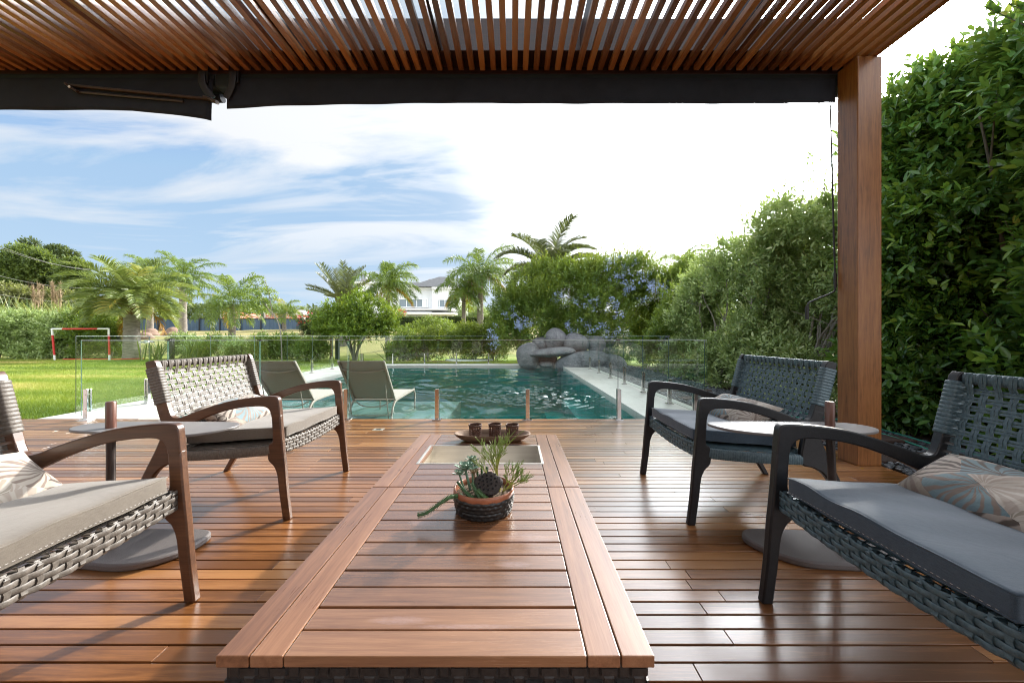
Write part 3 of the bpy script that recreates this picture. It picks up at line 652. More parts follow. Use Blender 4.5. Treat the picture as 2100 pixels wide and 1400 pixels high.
def panel(parent, x0, x1, y0, y1, z0=.045, z1=GT):
    h = .005; b = MB()
    if y0 == y1: c = [(x0, y0-h), (x1, y0-h), (x1, y0+h), (x0, y0+h)]
    else: c = [(x0-h, y0), (x0+h, y0), (x0+h, y1), (x0-h, y1)]
    b.add([(*p, z0) for p in c] + [(*p, z1) for p in c], [])
    fs = [(0,3,2,1), (4,5,6,7), (0,1,5,4), (1,2,6,5), (2,3,7,6), (3,0,4,7)]
    big = {2, 4} if y0 == y1 else {3, 5}
    b.f = fs; b.mi = [0 if i in big else 1 for i in range(6)]
    o = b.build('glass_panel', [M['glass'], M['glass_edge']], parent)
    b = MB(); b.box(c[0][0], c[2][0], c[0][1], c[2][1], z1 + .0005, z1 + .0045); b.build('bright_edge_strip', M['edge_top'], o)  # added strip, draws the bright refracted line on top of the pane
def clip(parent, x, y, face, z=GT):
    b = MB(); l = .026
    if face == 'x': b.box(x - l, x + l, y - .009, y + .009, z - .006, z + .008)
    else: b.box(x - .009, x + .009, y - l, y + l, z - .006, z + .008)
    b.build('joint_clip', M['stem'], parent, bevel=.002)
FY = 4.525
ff = empty('glass_fence', (-1.4, FY, 0), 'clear glass fence standing on the deck edge in front of the pool', 'fence')
jx = [-5.13, -4.09, -3.00, -1.955, -.876, .196, 1.262, 2.325]
for i in range(7): panel(ff, jx[i] + .006, jx[i+1] - .006, FY, FY)
for x_ in (-5.05, -4.12, -3.03, -1.97, -.89, .186, 1.27, 2.18): spigot(ff, x_, FY, 'x')
for x_ in jx[1:7]: clip(ff, x_, FY, 'x')
lf = empty('glass_fence', (-5.35, 9, 0), 'clear glass fence along the far left coping beside the lawn', 'fence')
yy = [4.66, 5.61, 6.75, 7.9, 9.05, 10.2, 11.35, 12.5, 13.46]
for i in range(8): panel(lf, -5.35, -5.35, yy[i] + .006, yy[i+1] - .006, z1=.99)
for y_ in yy[1:]: spigot(lf, -5.35, y_ - .03, 'y')
for y_ in yy[1:-1]: clip(lf, -5.35, y_, 'y', .99)
b = MB()
for dz in (-.03, 0, .03): b.sweep([(-5.38, 5.56, .93 + dz * .4 - .02), (-5.32, 5.60 + dz, .93 - .02)], .014, n=8)
b.sweep([(-5.385, 5.50, .905), (-5.385, 5.72, .905)], .011, n=8, e=4); b.build('gate_latch', M['steel'], lf, smooth=40)
rf = empty('glass_fence', (2.30, 9, 0), 'clear glass fence along the right coping in front of the pebbles', 'fence')
yy = [4.56, 5.61, 6.72, 7.85, 8.97, 10.13, 11.3, 12.4, 13.46]
for i in range(8): panel(rf, 2.31, 2.31, yy[i] + .006, yy[i+1] - .006, z1=.99 if i else GT)
for y_ in yy[1:-1]: spigot(rf, 2.31, y_ - .03, 'y')
for y_ in yy[1:-1]: clip(rf, 2.31, y_, 'y', .99)
bf = empty('glass_fence', (-1.5, 13.5, 0), 'clear glass fence behind the pool in front of the far shrubs', 'fence')
xx = [-5.34 + 1.1 * i for i in range(8)]
for i in range(7): panel(bf, xx[i] + .006, xx[i+1] - .006, 13.5, 13.5, z1=.99)
for i in range(7): spigot(bf, [-5.3, -4.23, -3.1, -1.97, -.83, .3, 1.4][i], 13.5, 'x')
for i in range(1, 7): clip(bf, xx[i], 13.5, 'x', .99)

# ------------------------------------------------------------------ armchairs
def weave_strand(b, pts, nrm_fn, half=.0050, th=.0016):
    b.sweep(pts, half, th, up=nrm_fn, n=6, e=3.5, cap=False)
def make_chair(lab, wm, rm, cm):
    rt = empty('armchair', (0, 0, 0), lab, 'armchair', 'woven armchairs around the low tables')
    th = .017; YS = .368
    fe = smooth_path([(.018, 0, 0), (0, 0, .15), (-.012, 0, .30), (-.024, 0, .42), (-.035, 0, .56)], 4)
    re = smooth_path([(-.083, 0, .56), (-.078, 0, .47), (-.080, 0, .425), (-.100, 0, .408), (-.102, 0, .33), (-.070, 0, .29), (-.052, 0, .24), (-.042, 0, .15), (-.022, 0, 0)], 4)
    leg = [(p.x, p.z + (.009 if p.z > .555 else 0)) for p in fe + re]
    at_ = smooth_path([(-.035, 0, .556), (-.0415, 0, .63), (-.046, 0, .655), (-.057, 0, .667), (-.078, 0, .670), (-.12, 0, .669), (-.20, 0, .662), (-.30, 0, .647), (-.40, 0, .620), (-.50, 0, .586), (-.56, 0, .562), (-.60, 0, .553), (-.628, 0, .565), (-.645, 0, .61)], 4)
    ab = smooth_path([(-.702, 0, .595), (-.685, 0, .54), (-.660, 0, .498), (-.63, 0, .482), (-.59, 0, .488), (-.55, 0, .507), (-.45, 0, .552), (-.35, 0, .587), (-.25, 0, .609), (-.17, 0, .616), (-.125, 0, .614), (-.100, 0, .602), (-.088, 0, .582), (-.083, 0, .556)], 4)
    arm = [(p.x, p.z) for p in at_ + ab]
    pf = smooth_path([(-.641, 0, .596), (-.675, 0, .72), (-.708, 0, .85)], 4); pb = smooth_path([(-.722, 0, .866), (-.758, 0, .858), (-.764, 0, .84), (-.733, 0, .72), (-.698, 0, .582)], 4)
    post = [(p.x, p.z) for p in pf + pb]
    r1 = smooth_path([(-.602, 0, .496), (-.585, 0, .42), (-.578, 0, .37), (-.585, 0, .318), (-.64, 0, .302), (-.69, 0, .275), (-.735, 0, .22), (-.80, 0, .12), (-.872, 0, 0)], 4)
    r2 = smooth_path([(-.908, 0, 0), (-.838, 0, .13), (-.77, 0, .27), (-.71, 0, .39), (-.665, 0, .506)], 4)
    rleg = [(p.x, p.z) for p in r1 + r2]
    for s in (-1, 1):
        for nm, poly in (('leg', leg), ('armrest', arm), ('back_post', post), ('leg', rleg)):
            b = MB(); b.tone = rnd.uniform(.3, .7); th_ = th if nm == 'armrest' else th - .0005; b.prism(poly, 'y', s * YS - th_, s * YS + th_); b.build(nm, wm, rt, bevel=.007, smooth=30, fixn=True)
        # wound strands around post and side rail
        n = 190; A = []; Bv = []; pa = []
        for i in range(n):
            u = i / (n - 1); z = .63 + .195 * u; pa.append((-.6735 - .2585 * (z - .60), s * YS, z)); k = abs(math.sin(math.pi * u * 13)) ** .6
            A.append(.0215 + .0022 * k); Bv.append(.0325 + .0022 * k)
        b = MB(); b.sweep(pa, A, Bv, up=(1, 0, 0), n=12, e=6); b.build('post_wrap', rm, rt, smooth=50)
        n = 200; A = []; Bv = []; pa = []
        for i in range(n):
            u = i / (n - 1); pa.append((-.09 - .50 * u, s * YS, .378 - .034 * u - .006 * math.sin(math.pi * u))); k = abs(math.sin(math.pi * u * 40)) ** .6
            A.append(.0155 + .0018 * k); Bv.append(.0265 + .002 * k)
        b = MB(); b.sweep(pa, A, Bv, up=(0, 0, 1), n=10, e=4); b.build('side_rail', rm, rt, smooth=50)
    px_ = lambda z: -.6735 - .2585 * (z - .60)
    def ridged(name, xz, yh, A0, B0, cyc):
        n = cyc * 6; b = MB(); pa = [(xz[0], -yh + 2*yh*i/(n-1), xz[1]) for i in range(n)]
        k = [abs(math.sin(math.pi * i / (n-1) * cyc)) ** .6 for i in range(n)]
        b.sweep(pa, [A0 + .0024*q for q in k], [B0 + .0024*q for q in k], up=(0, 0, 1), n=12, e=2.6); b.build(name, rm, rt, smooth=50)
    ridged('top_rail', (px_(.842), .842), .352, .015, .019, 50)
    ridged('lower_back_rail', (-.628, .492), .352, .020, .032, 50)
    ridged('rear_rail', (-.60, .36), .352, .018, .026, 50)
    # back weave
    b = MB(); nv, nh = 17, 9; py_ = [-.325 + .65 * j / (nv - 1) for j in range(nv)]; pz = [.555 + .0305 * k for k in range(nh)]
    NR = Vector((1, 0, .2585)).normalized()
    for k, z in enumerate(pz):
        for d in (-.0054, .0054):
            pts = [(px_(z + d) , -.368, z + d)]
            for j, y in enumerate(py_):
                sg = 1 if (j + k) % 2 else -1; o = NR * (.0030 * sg); pts.append((px_(z+d) + o.x, y, z + d + o.z))
                if j < nv - 1: pts.append((px_(z+d), (y + py_[j+1]) / 2, z + d))
            pts.append((px_(z+d), .368, z + d)); weave_strand(b, pts, NR)
    for j, y in enumerate(py_):
        for d in (-.0056, .0056):
            pts = [(px_(.845) + .018, y + d, .862), (px_(.82) + .016, y + d, .82)]
            for k in range(nh - 1, -1, -1):
                z = pz[k]; sg = -1 if (j + k) % 2 else 1; o = NR * (.0030 * sg); pts.append((px_(z) + o.x, y + d, z + o.z))
                if k: pts.append((px_(z - .015), y + d, z - .015))
            pts += [(-.610, y + d, .52), (-.604, y + d, .49), (-.610, y + d, .465)]
            weave_strand(b, pts, NR)
    b.build('back_weave', rm, rt, smooth=50)
    # woven front rail
    b = MB(); n = 21
    def fz(y): return .388 - .020 * (1 - (y / .352) ** 2)
    for row in range(4):
        zc = .028 - .0187 * row; pts = []
        for i in range(n * 2 + 1):
            y = -.352 + .704 * i / (2 * n); sg = (1 if ((i // 2) + row) % 2 else -.9) if i % 2 else .1
            pts.append((-.046 + .0042 * sg, y, fz(y) + zc))
        b.sweep(smooth_path(pts, 2), .0021, .0082, up=(0, 0, 1), n=6, e=4, cap=False)
    for i in range(n):
        y = -.352 + .704 * (i + .5) / n
        pts = [(-.075, y, fz(y) + .038), (-.052, y, fz(y) + .0395)]
        for row in range(4):
            sg = -1 if (i + row) % 2 else .9
            pts.append((-.046 + .0036 * sg, y, fz(y) + .028 - .0187 * row))
        pts += [(-.052, y, fz(y) - .040), (-.075, y, fz(y) - .038)]
        b.sweep(pts, .0075, .0018, up=(1, 0, 0), n=6, e=4, cap=False)
    n2 = 30; b.sweep([(-.066, -.352 + .704 * i / n2, fz(-.352 + .704 * i / n2)) for i in range(n2 + 1)], .014, .033, up=(0, 0, 1), n=8, e=5)
    b.build('front_rail', rm, rt, smooth=50)
    b = MB(); b.hexa([(-.09, -.35, .398), (-.60, -.35, .362), (-.60, .35, .362), (-.09, .35, .398), (-.09, -.35, .408), (-.60, -.35, .372), (-.60, .35, .372), (-.09, .35, .408)])
    b.build('seat_panel', rm, rt)
    # cushion
    cx, cz, sl = -.327, .441, .068
    fn = lambda p: (p.x, p.y + .004 * math.sin(p.x * 22) * (abs(p.y) > .3), p.z + p.x * sl + .0026 * math.sin(p.y * 31 + p.x * 9) * (p.z > 0) + .003 * math.sin(p.y * 23 + 1) * math.exp(-((p.x - .28) / .03) ** 2) * abs(math.sin(p.y * 9)))
    b = MB(); b.rbox((cx, 0, cz), (.565, .625, .064), .011, n=20, puff=.012, fn=fn)
    cu = b.build('seat_cushion', cm, rt, smooth=60, merge=True)
    b = MB(); hx_, hy_ = .2825 - .006, .3125 - .006
    for zz_ in (.031 - .004, -.031 + .004):
        ring = [fn(Vector((x_, y_, zz_))) for x_, y_ in [(-hx_, -hy_), (hx_, -hy_), (hx_, hy_), (-hx_, hy_)]]
        dense = []
        for q in range(4):
            for w_ in range(24): 
                a_ = Vector([(-hx_, -hy_), (hx_, -hy_), (hx_, hy_), (-hx_, hy_)][q]); c_ = Vector([(-hx_, -hy_), (hx_, -hy_), (hx_, hy_), (-hx_, hy_)][(q+1) % 4]); m_ = a_.lerp(c_, w_/24); ox = 1.012
                p_ = fn(Vector((m_.x * ox, m_.y * ox, zz_))); dense.append((cx + p_[0], p_[1], cz + p_[2]))
        b.sweep(dense, .0032, n=6, closed=True, cap=False)
    b.build('piping', cm, cu, smooth=60)
    b = MB()
    for z in (-.021,):
        xa = -.2825 - .0008
        pts = [(cx + xa + .565 + .0016, y, cz + z + .565 / 2 * sl) for y in np.linspace(-.30, .30, 90)]
        for i in range(0, 88, 2): b.sweep([pts[i], Vector(pts[i]).lerp(Vector(pts[i+1]), .9)], .0006, n=4)
    b.build('stitching', M['thread'], cu)
    return rt
lab = ['brown armchair with taupe weave and grey cushion, the farther one, near the pool loungers',
       'brown wooden armchair nearest the viewer at the left, cut off by the picture edge',
       'black armchair with slate blue weave, the farther of the black pair near the glass fence',
       'black armchair with slate blue weave, nearest the viewer at the right']
c0 = make_chair(lab[0], M['brown'], M['rattan_t'], M['cush_t']); c0.location = (-1.222, 2.445, 0)
c1 = copy_tree(c0); c1.location = (-1.20, 1.070, 0); c1['label'] = lab[1]; c1.rotation_euler.z = R(.8)
c2 = make_chair(lab[2], M['black'], M['rattan_b'], M['cush_b']); c2.location = (.945, 2.385, 0); c2.rotation_euler.z = math.pi
c3 = copy_tree(c2); c3.location = (.950, 1.062, 0); c3['label'] = lab[3]; c3.rotation_euler.z = math.pi
# pillows
def pillow(lab, loc, rz, tilt, seed):
    b = MB(); nx, ny = 26, 18; L, W, T = .56, .245, .125; r2 = random.Random(seed)
    for side in (1, -1):
        V = []
        for i in range(nx + 1):
            for j in range(ny + 1):
                u, v = -1 + 2*i/nx, -1 + 2*j/ny
                h = T / 2 * ((1 - abs(u) ** 3.2) * (1 - abs(v) ** 2.6)) ** .55
                h += .004 * math.sin(u * 9 + v * 5 + seed) * (1 - u*u) * (1 - v*v)
                k = 1 - .05 * (1 - abs(v)) - .0; q = 1 - .07 * (1 - abs(u)) ** .7 * 0 - .06 * (1 - u * u) * 0
                V.append((v * W / 2 * (1 - .05 * (1 - u * u)) * q, u * L / 2 * (1 - .045 * (1 - v * v)), side * h))
        F = [(i*(ny+1)+j, (i+1)*(ny+1)+j, (i+1)*(ny+1)+j+1, i*(ny+1)+j+1) for i in range(nx) for j in range(ny)]
        b.add(V, F if side < 0 else [f[::-1] for f in F])
    rot = Matrix.Rotation(tilt, 4, 'Y'); b.v = [tuple(rot @ Vector(p)) for p in b.v]
    o = b.build('lumbar_pillow', M['print'], smooth=80, merge=True); o.location = loc; o.rotation_euler.z = rz
    return tag(o, lab, 'pillow', 'palm leaf print lumbar pillows on the armchairs')
pillow('palm leaf print pillow on the far brown armchair by the pool', (-1.222 - .475, 2.40, .522), R(3), R(33), 1)
pillow('palm leaf print pillow at the picture edge on the near brown armchair', (-1.20 - .50, 1.10, .512), R(-4), R(34), 2)
pillow('palm leaf print pillow on the far black armchair behind the side table', (.945 + .475, 2.42, .522), math.pi + R(3), R(33), 3)
pillow('palm leaf print pillow with dark lines on the near black armchair', (.957 + .505, 1.10, .512), math.pi + R(-3), R(32), 4)

# ------------------------------------------------------------------ side tables
def side_table(lab, top, base, stem, hd):
    a = empty('side_table', (stem[0], stem[1], 0), lab, 'side table', 'cantilevered side tables with a wooden handle')
    b = MB(); b.prism(smooth_poly(top, 7), 'z', .568, .580); b.build('tabletop', M['concrete'], a, bevel=.003, smooth=30, fixn=True)
    b = MB(); b.prism(smooth_poly(base, 7), 'z', .001, .034); b.build('base', M['basestone'], a, bevel=.009, smooth=30, fixn=True)
    b = MB(); b.sweep([(*stem, .03), (stem[0] + hd[0], stem[1] + hd[1], .568)], .0165, n=16); b.build('stem', M['stem'], a, smooth=40)
    b = MB(); b.sweep([(stem[0] + hd[0], stem[1] + hd[1], .579), (stem[0] + hd[0], stem[1] + hd[1], .695), (stem[0] + hd[0], stem[1] + hd[1], .7)], [.019, .019, .016], n=16); b.build('handle', M['handlewood'], a, smooth=40)
topL = [(-2.03, 1.80), (-1.98, 1.70), (-1.80, 1.655), (-1.50, 1.60), (-1.36, 1.63), (-1.285, 1.76), (-1.35, 1.85), (-1.6, 1.865), (-1.9, 1.865)]
baseL = [(-2.03, 1.72), (-2.00, 1.66), (-1.80, 1.615), (-1.62, 1.61), (-1.50, 1.70), (-1.47, 1.82), (-1.52, 1.90), (-1.75, 1.91), (-1.95, 1.88)]
side_table('grey side table with brown handle between the two brown armchairs', topL, baseL, (-1.83, 1.735), (0, 0.0))
topR = [(.94, 1.83), (.985, 1.70), (1.14, 1.62), (1.35, 1.615), (1.58, 1.66), (1.66, 1.74), (1.60, 1.84), (1.35, 1.865), (1.05, 1.87)]
baseR = [(1.12, 1.84), (1.15, 1.74), (1.25, 1.64), (1.42, 1.61), (1.63, 1.61), (1.70, 1.66), (1.69, 1.78), (1.55, 1.88), (1.30, 1.91), (1.17, 1.905)]
side_table('grey side table with brown handle between the two black armchairs', topR, baseR, (1.475, 1.735), (-.025, 0))

# ------------------------------------------------------------------ low tables
HT = .35
def rattan_base(parent, x0, x1, y0, y1, z0, z1, basin=None):
    b = MB(); b.box(x0, x1, y0, y1, z0, z1)
    def face(org, du, L):
        n = int(L / .030)
        for r in range(7):
            z = z1 - .016 - r * .029
            for i in range(n):
                u0 = (i + .5 * 0) * L / n; out_ = .006 if (i + r) % 2 else .002
                p = Vector(org) + Vector(du) * (u0 + L / n / 2)
                nr = Vector((du[1], -du[0], 0))
                if (i + r) % 2: h = Vector(du) * (L / n * .62); v = Vector((0, 0, .0095))
                else: h = Vector(du) * (L / n * .36); v = Vector((0, 0, .0165))
                q = Vector((p.x, p.y, z)); o1 = nr * out_
                a = [q - h - v, q + h - v, q + h + v, q - h + v]
                b.add([*(c for c in a), *[q + o1 + (c - q) * .8 for c in a]], [(4,5,6,7), (0,1,5,4), (1,2,6,5), (2,3,7,6), (3,0,4,7)])
    face((x0, y0, 0), (1, 0, 0), x1 - x0); face((x0, y1, 0), (0, -1, 0), y1 - y0); face((x1, y0, 0), (0, 1, 0), y1 - y0)
    if basin: b.v = b.v[8:]; b.tn = b.tn[8:]; b.f = [tuple(i - 8 for i in f) for f in b.f[6:]]; b.mi = b.mi[6:]; b.box(x0, x1, y0, basin[2] - .01, z0, z1); b.box(x0, x1, basin[3] + .01, y1, z0, z1); b.box(x0, basin[0] - .01, basin[2] - .0099, basin[3] + .0099, z0, z1); b.box(basin[1] + .01, x1, basin[2] - .0099, basin[3] + .0099, z0, z1)
    b.build('woven_base', M['rattan_k'], parent, smooth=30)
def low_table(lab, y0, y1, basin):
    x0, x1 = -.602, .290; a = empty('low_table', ((x0+x1)/2, (y0+y1)/2, 0), lab, 'low table', 'low slatted tables set end to end')
    bw = .0665
    for i, (xa, xb) in enumerate(((x0, x0+bw), (x0+bw+.003, x0+2*bw+.003), (x1-2*bw-.003, x1-bw-.003), (x1-bw, x1))):
        b = MB(); b.tone = rnd.uniform(.25, .8); b.box(xa, xb, y0, y1, HT - .024, HT); b.build('side_board', M['table_y'], a, bevel=.0022)
    xa, xb = x0 + 2*bw + .0055, x1 - 2*bw - .0055
    n = round((y1 - y0) / .0722); p = (y1 - y0) / n; b = MB()
    split = False
    for i in range(n):
        ya, yb = y0 + i*p, y0 + (i+1)*p - (.007 if i % 2 else .0035)
        if i == n - 1: yb = y1
        b.tone = rnd.uniform(.2, .8)
        if basin and yb > basin[2] - .004 and ya < basin[3] + .004:
            if ya < basin[2] - .006: yb = basin[2] - .004
            elif yb > basin[3] + .006: ya = basin[3] + .004
            else:
                if not split: b.build('slats', M['table'], a, bevel=.002); b = MB(); split = True
                continue
        b.box(xa, xb, ya, yb, HT - .0235, HT - .0006)
    b.build('slats', M['table'] if basin else M['table_stain'], a, bevel=.002)
    rattan_base(a, x0 + .012, x1 - .012, y0 + .015, y1 - .015, .0, HT - .025, basin)
    if basin:
        X0, X1, Y0, Y1 = basin; f = .012; b = MB(); z = HT + .0015
        b.box(X0, X1, Y0, Y0 + f, z - .003, z); b.box(X0, X1, Y1 - f, Y1, z - .003, z)
        b.box(X0, X0 + f, Y0 + f, Y1 - f, z - .003, z); b.box(X1 - f, X1, Y0 + f, Y1 - f, z - .003, z)
        o = b.build('steel_basin', M['brushed'], a, bevel=.0005)
        b = MB(); t_ = .002; d = .16
        b.box(X0 + f - t_, X0 + f, Y0 + f, Y1 - f, z - d, z - .003); b.box(X1 - f, X1 - f + t_, Y0 + f, Y1 - f, z - d, z - .003)
        b.box(X0 + f - t_, X1 - f + t_, Y0 + f - t_, Y0 + f, z - d, z - .0032); b.box(X0 + f - t_, X1 - f + t_, Y1 - f, Y1 - f + t_, z - d, z - .0032)
        b.box(X0 + f - t_, X1 - f + t_, Y0 + f, Y1 - f, z - d - t_, z - d); b.build('basin_wall', M['brushed'], o)
    return a
low_table('low slatted wooden table on black woven base holding the succulent pot', .772, 1.634, None)
low_table('low slatted wooden table farther off with a sunken steel basin and candle tray', 1.641, 2.508, (-.487, .162, 1.925, 2.255))

# ------------------------------------------------------------------ planter
cx, cy = -.105, 1.422; pz = HT + .0005
pl = empty('succulent_planter', (cx, cy, pz), 'round black clay pot of mixed succulents with a lotus pod on the near table', 'planter')
def rp(R0, z, bumpy=0): return (R0, z)
n = 96; b = MB(); rows = 18; V = []
for k in range(rows + 1):
    u = k / rows; z = .070 * u; r0 = .098 + .012 * math.sin(min(u * 1.5, 1.3)) if u > 0 else .094
    for j in range(n):
        a = 2*math.pi*j/n; d = 0
        if .04 < u < .97:
            ph = (j * 28 / n) + (.5 if int(u * 5.2) % 2 else 0); cell = math.sin(math.pi * (ph % 1)); cv = math.sin(math.pi * ((u * 5.2) % 1)); d = .0060 * (cell * cv) ** .7
        V.append((cx + (r0 + d) * math.cos(a), cy + (r0 + d) * math.sin(a), pz + z))
b.add(V, [(i*n+j, i*n+(j+1) % n, (i+1)*n+(j+1) % n, (i+1)*n+j) for i in range(rows) for j in range(n)] + [tuple(reversed(range(n)))])
po = b.build('pot', M['pot'], pl, smooth=60)
b = MB(); V = []; prof = [(.1095, .066), (.1125, .070), (.1128, .080), (.1118, .086), (.108, .088), (.104, .085), (.102, .066)]
for k, (r0, z) in enumerate(prof):
    for j in range(n):
        a = 2*math.pi*j/n; zz_ = z + (.003 * math.sin(14 * a) * (k == 0)); V.append((cx + r0*math.cos(a), cy + r0*math.sin(a), pz + zz_))
b.add(V, [(i*n+j, i*n+(j+1) % n, (i+1)*n+(j+1) % n, (i+1)*n+j) for i in range(len(prof)-1) for j in range(n)])
b.build('rim', M['terracotta'], po, smooth=60)
b = MB(); b.lathe([(.1025, .066), (.08, .070), (.04, .073), (0, .074)], (cx, cy, pz), 40); b.build('soil', M['soil'], pl, smooth=60)
def rosette(c, n, L, up, b, w_=.35):
    c = Vector(c)
    for i in range(n):
        a = i * 2.399; u = i / n; l = L * (.35 + .65 * u ** .6); e = up * (1 - u) + .15
        d = Vector((math.cos(a) * math.cos(e), math.sin(a) * math.cos(e), math.sin(e))); s = d.cross(Vector((0, 0, 1))).normalized(); b.tone = .3 + .6 * rnd.random()
        nn = s.cross(d).normalized(); w2 = l * w_
        p = [c, c + d*l*.45 + s*w2*.42, c + d*l*.85 + s*w2*.5 + nn*.002, c + d*l, c + d*l*.85 - s*w2*.5 + nn*.002, c + d*l*.45 - s*w2*.42]
        q = [x_ - nn * .0025 for x_ in p]; m1 = c + d*l*.6 - nn*.0015
        b.add(p + [m1] + q, [(0,1,6), (1,2,6), (2,3,6), (3,4,6), (4,5,6), (5,0,6), (7,8,9,10,11,12)[::-1]] + [(k, k+7, (k+1) % 6 + 7, (k+1) % 6) for k in range(6)])
b = MB(); rosette((cx - .068, cy - .005, pz + .150), 22, .052, 1.1, b); rosette((cx - .05, cy + .05, pz + .165), 16, .034, 1.2, b); rosette((cx - .095, cy + .03, pz + .12), 14, .032, 1.0, b)
b.tone = .2; b.sweep(smooth_path([(cx - .05, cy, pz + .07), (cx - .06, cy, pz + .11), (cx - .068, cy - .005, pz + .147)], 4), .005, n=6)
b.sweep([(cx - .045, cy + .04, pz + .07), (cx - .05, cy + .05, pz + .16)], .004, n=6); b.sweep([(cx - .08, cy + .03, pz + .07), (cx - .095, cy + .03, pz + .118)], .004, n=6)
b.build('echeveria', M['echev'], pl)
b = MB(); rosette((cx - .035, cy - .02, pz + .145), 13, .026, .9, b, .42); b.tone = .1; b.sweep([(cx - .03, cy - .015, pz + .07), (cx - .035, cy - .02, pz + .143)], .0035, n=6)
b.build('bronze_rosette', leafmat('bronze_succulent', [(0, (.16, .12, .06)), (1, (.34, .26, .14))], rough=.5, transl=.1), pl)
b = MB()
def stapelia(pts, r0):
    path = smooth_path(pts, 9); k = len(path); b.tone = rnd.random()
    b.sweep(path, [r0 * (1 - .35 * i / k) * (1 + .12 * math.sin(i * 1.7)) for i in range(k)], n=8, e=1.3)
    for i in range(1, k - 1, 1):
        d = (path[i+1] - path[i-1]).normalized()
        for q in range(4):
            a = q * math.pi/2 + .4; u = Vector((0, 0, 1)) - d * d.z; u = u.normalized() if u.length > .01 else Vector((1, 0, 0)); s = d.cross(u)
            o = u * math.cos(a) + s * math.sin(a); c = path[i] + o * r0 * .8; b.sweep([c, c + o * .0045 + d * .002], [.0016, .0003], n=4)
z_ = pz
stapelia([(cx - .075, cy - .055, z_ + .075), (cx - .11, cy - .085, z_ + .083), (cx - .145, cy - .11, z_ + .070), (cx - .185, cy - .13, z_ + .048), (cx - .215, cy - .135, z_ + .042)], .0075)
stapelia([(cx - .03, cy - .075, z_ + .07), (cx - .055, cy - .065, z_ + .085), (cx - .095, cy - .03, z_ + .115)], .0085)
stapelia([(cx - .005, cy - .08, z_ + .068), (cx - .02, cy - .07, z_ + .09), (cx - .04, cy - .05, z_ + .118)], .008)
stapelia([(cx + .02, cy - .085, z_ + .07), (cx + .005, cy - .08, z_ + .08), (cx - .02, cy - .07, z_ + .10)], .008)
stapelia([(cx - .02, cy + .03, z_ + .07), (cx - .03, cy + .04, z_ + .13), (cx - .05, cy + .05, z_ + .175)], .006)
stapelia([(cx - .01, cy + .04, z_ + .07), (cx - .012, cy + .045, z_ + .15)], .006); stapelia([(cx + .01, cy + .04, z_ + .07), (cx + .008, cy + .045, z_ + .145)], .006)
b.build('cactus_stems', M['cactus'], pl, smooth=50)
# lotus pod
b = MB(); c = Vector((cx + .018, cy - .035, pz + .108)); ax = Vector((-.10, -.62, .62)).normalized(); s1 = ax.cross(Vector((0, 0, 1))).normalized(); s2 = s1.cross(ax)
k = 30; V = []
for r0, h in ((.0, -.045), (.014, -.040), (.030, -.022), (.041, -.004), (.044, .004), (.042, .009), (.034, .012), (.0, .017)):
    for j in range(k):
        a = 2*math.pi*j/k; wob = 1 + .06 * math.sin(5 * a); V.append(c + s1*(r0*wob*1.22*math.cos(a)) + s2*(r0*wob*math.sin(a)) + ax*h)
b.add(V, [(i*k+j, i*k+(j+1) % k, (i+1)*k+(j+1) % k, (i+1)*k+j) for i in range(7) for j in range(k)])
b.m = 0
hol = MB()
for ring, (cnt_, rr) in enumerate(((1, 0), (6, .0135), (12, .027), (15, .0375))):
    for i in range(cnt_):
        a = 2*math.pi*(i + .3*ring)/cnt_; h = .017 - .006 * (rr/.03) ** 2 * 1.1; p = c + s1*(rr*1.22*math.cos(a)) + s2*(rr*math.sin(a)) + ax*(h + .001)
        pts = [p + (s1*math.cos(q*math.pi/5) + s2*math.sin(q*math.pi/5)) * .0043 + ax*.0012 for q in range(10)]
        hol.add(pts, [tuple(range(10))]); b.sweep([p + (s1*math.cos(q*math.pi/6) + s2*math.sin(q*math.pi/6)) * .0050 for q in range(12)], .0013, n=5, closed=True, cap=False)
lo = b.build('lotus_pod', M['lotus'], pl, smooth=50); hol.build('seed_holes', M['lotushole'], lo)
# pencil succulent
b = MB()
def branch(p, d, L, depth, r):
    p = Vector(p); b.tone = min(1, .15 + .2 * depth + .25 * rnd.random()); q = p + d * L; b.sweep([p, p + d*L*.5 + Vector((rnd.uniform(-1, 1), rnd.uniform(-1, 1), 0))*.002, q], [r, r*.9, r*.75], n=5)
    if depth <= 0: return
    for _ in range(rnd.choice((2, 3, 3)) if depth > 1 else 3):
        nd = (d * rnd.uniform(.8, 1.3) + Vector((rnd.gauss(0, .45), rnd.gauss(0, .45), rnd.gauss(.22, .25)))).normalized(); branch(q if rnd.random() < .7 else p + d*L*.6, nd, L * rnd.uniform(.6, .95), depth - 1, r * .85)
for i in range(4): branch((cx + .062 + rnd.uniform(-.012, .012), cy + .0 + rnd.uniform(-.02, .02), pz + .07), Vector((rnd.uniform(-.25, .15), rnd.uniform(-.2, .2), 1)).normalized(), .068, 4, .0022)
for i in range(4): branch((cx + .07, cy - .01, pz + .07), Vector((rnd.uniform(.35, .9), rnd.uniform(-.6, .2), rnd.uniform(.3, .8))).normalized(), .036, 4, .002)
b.build('pencil_succulent', M['twig'], pl)

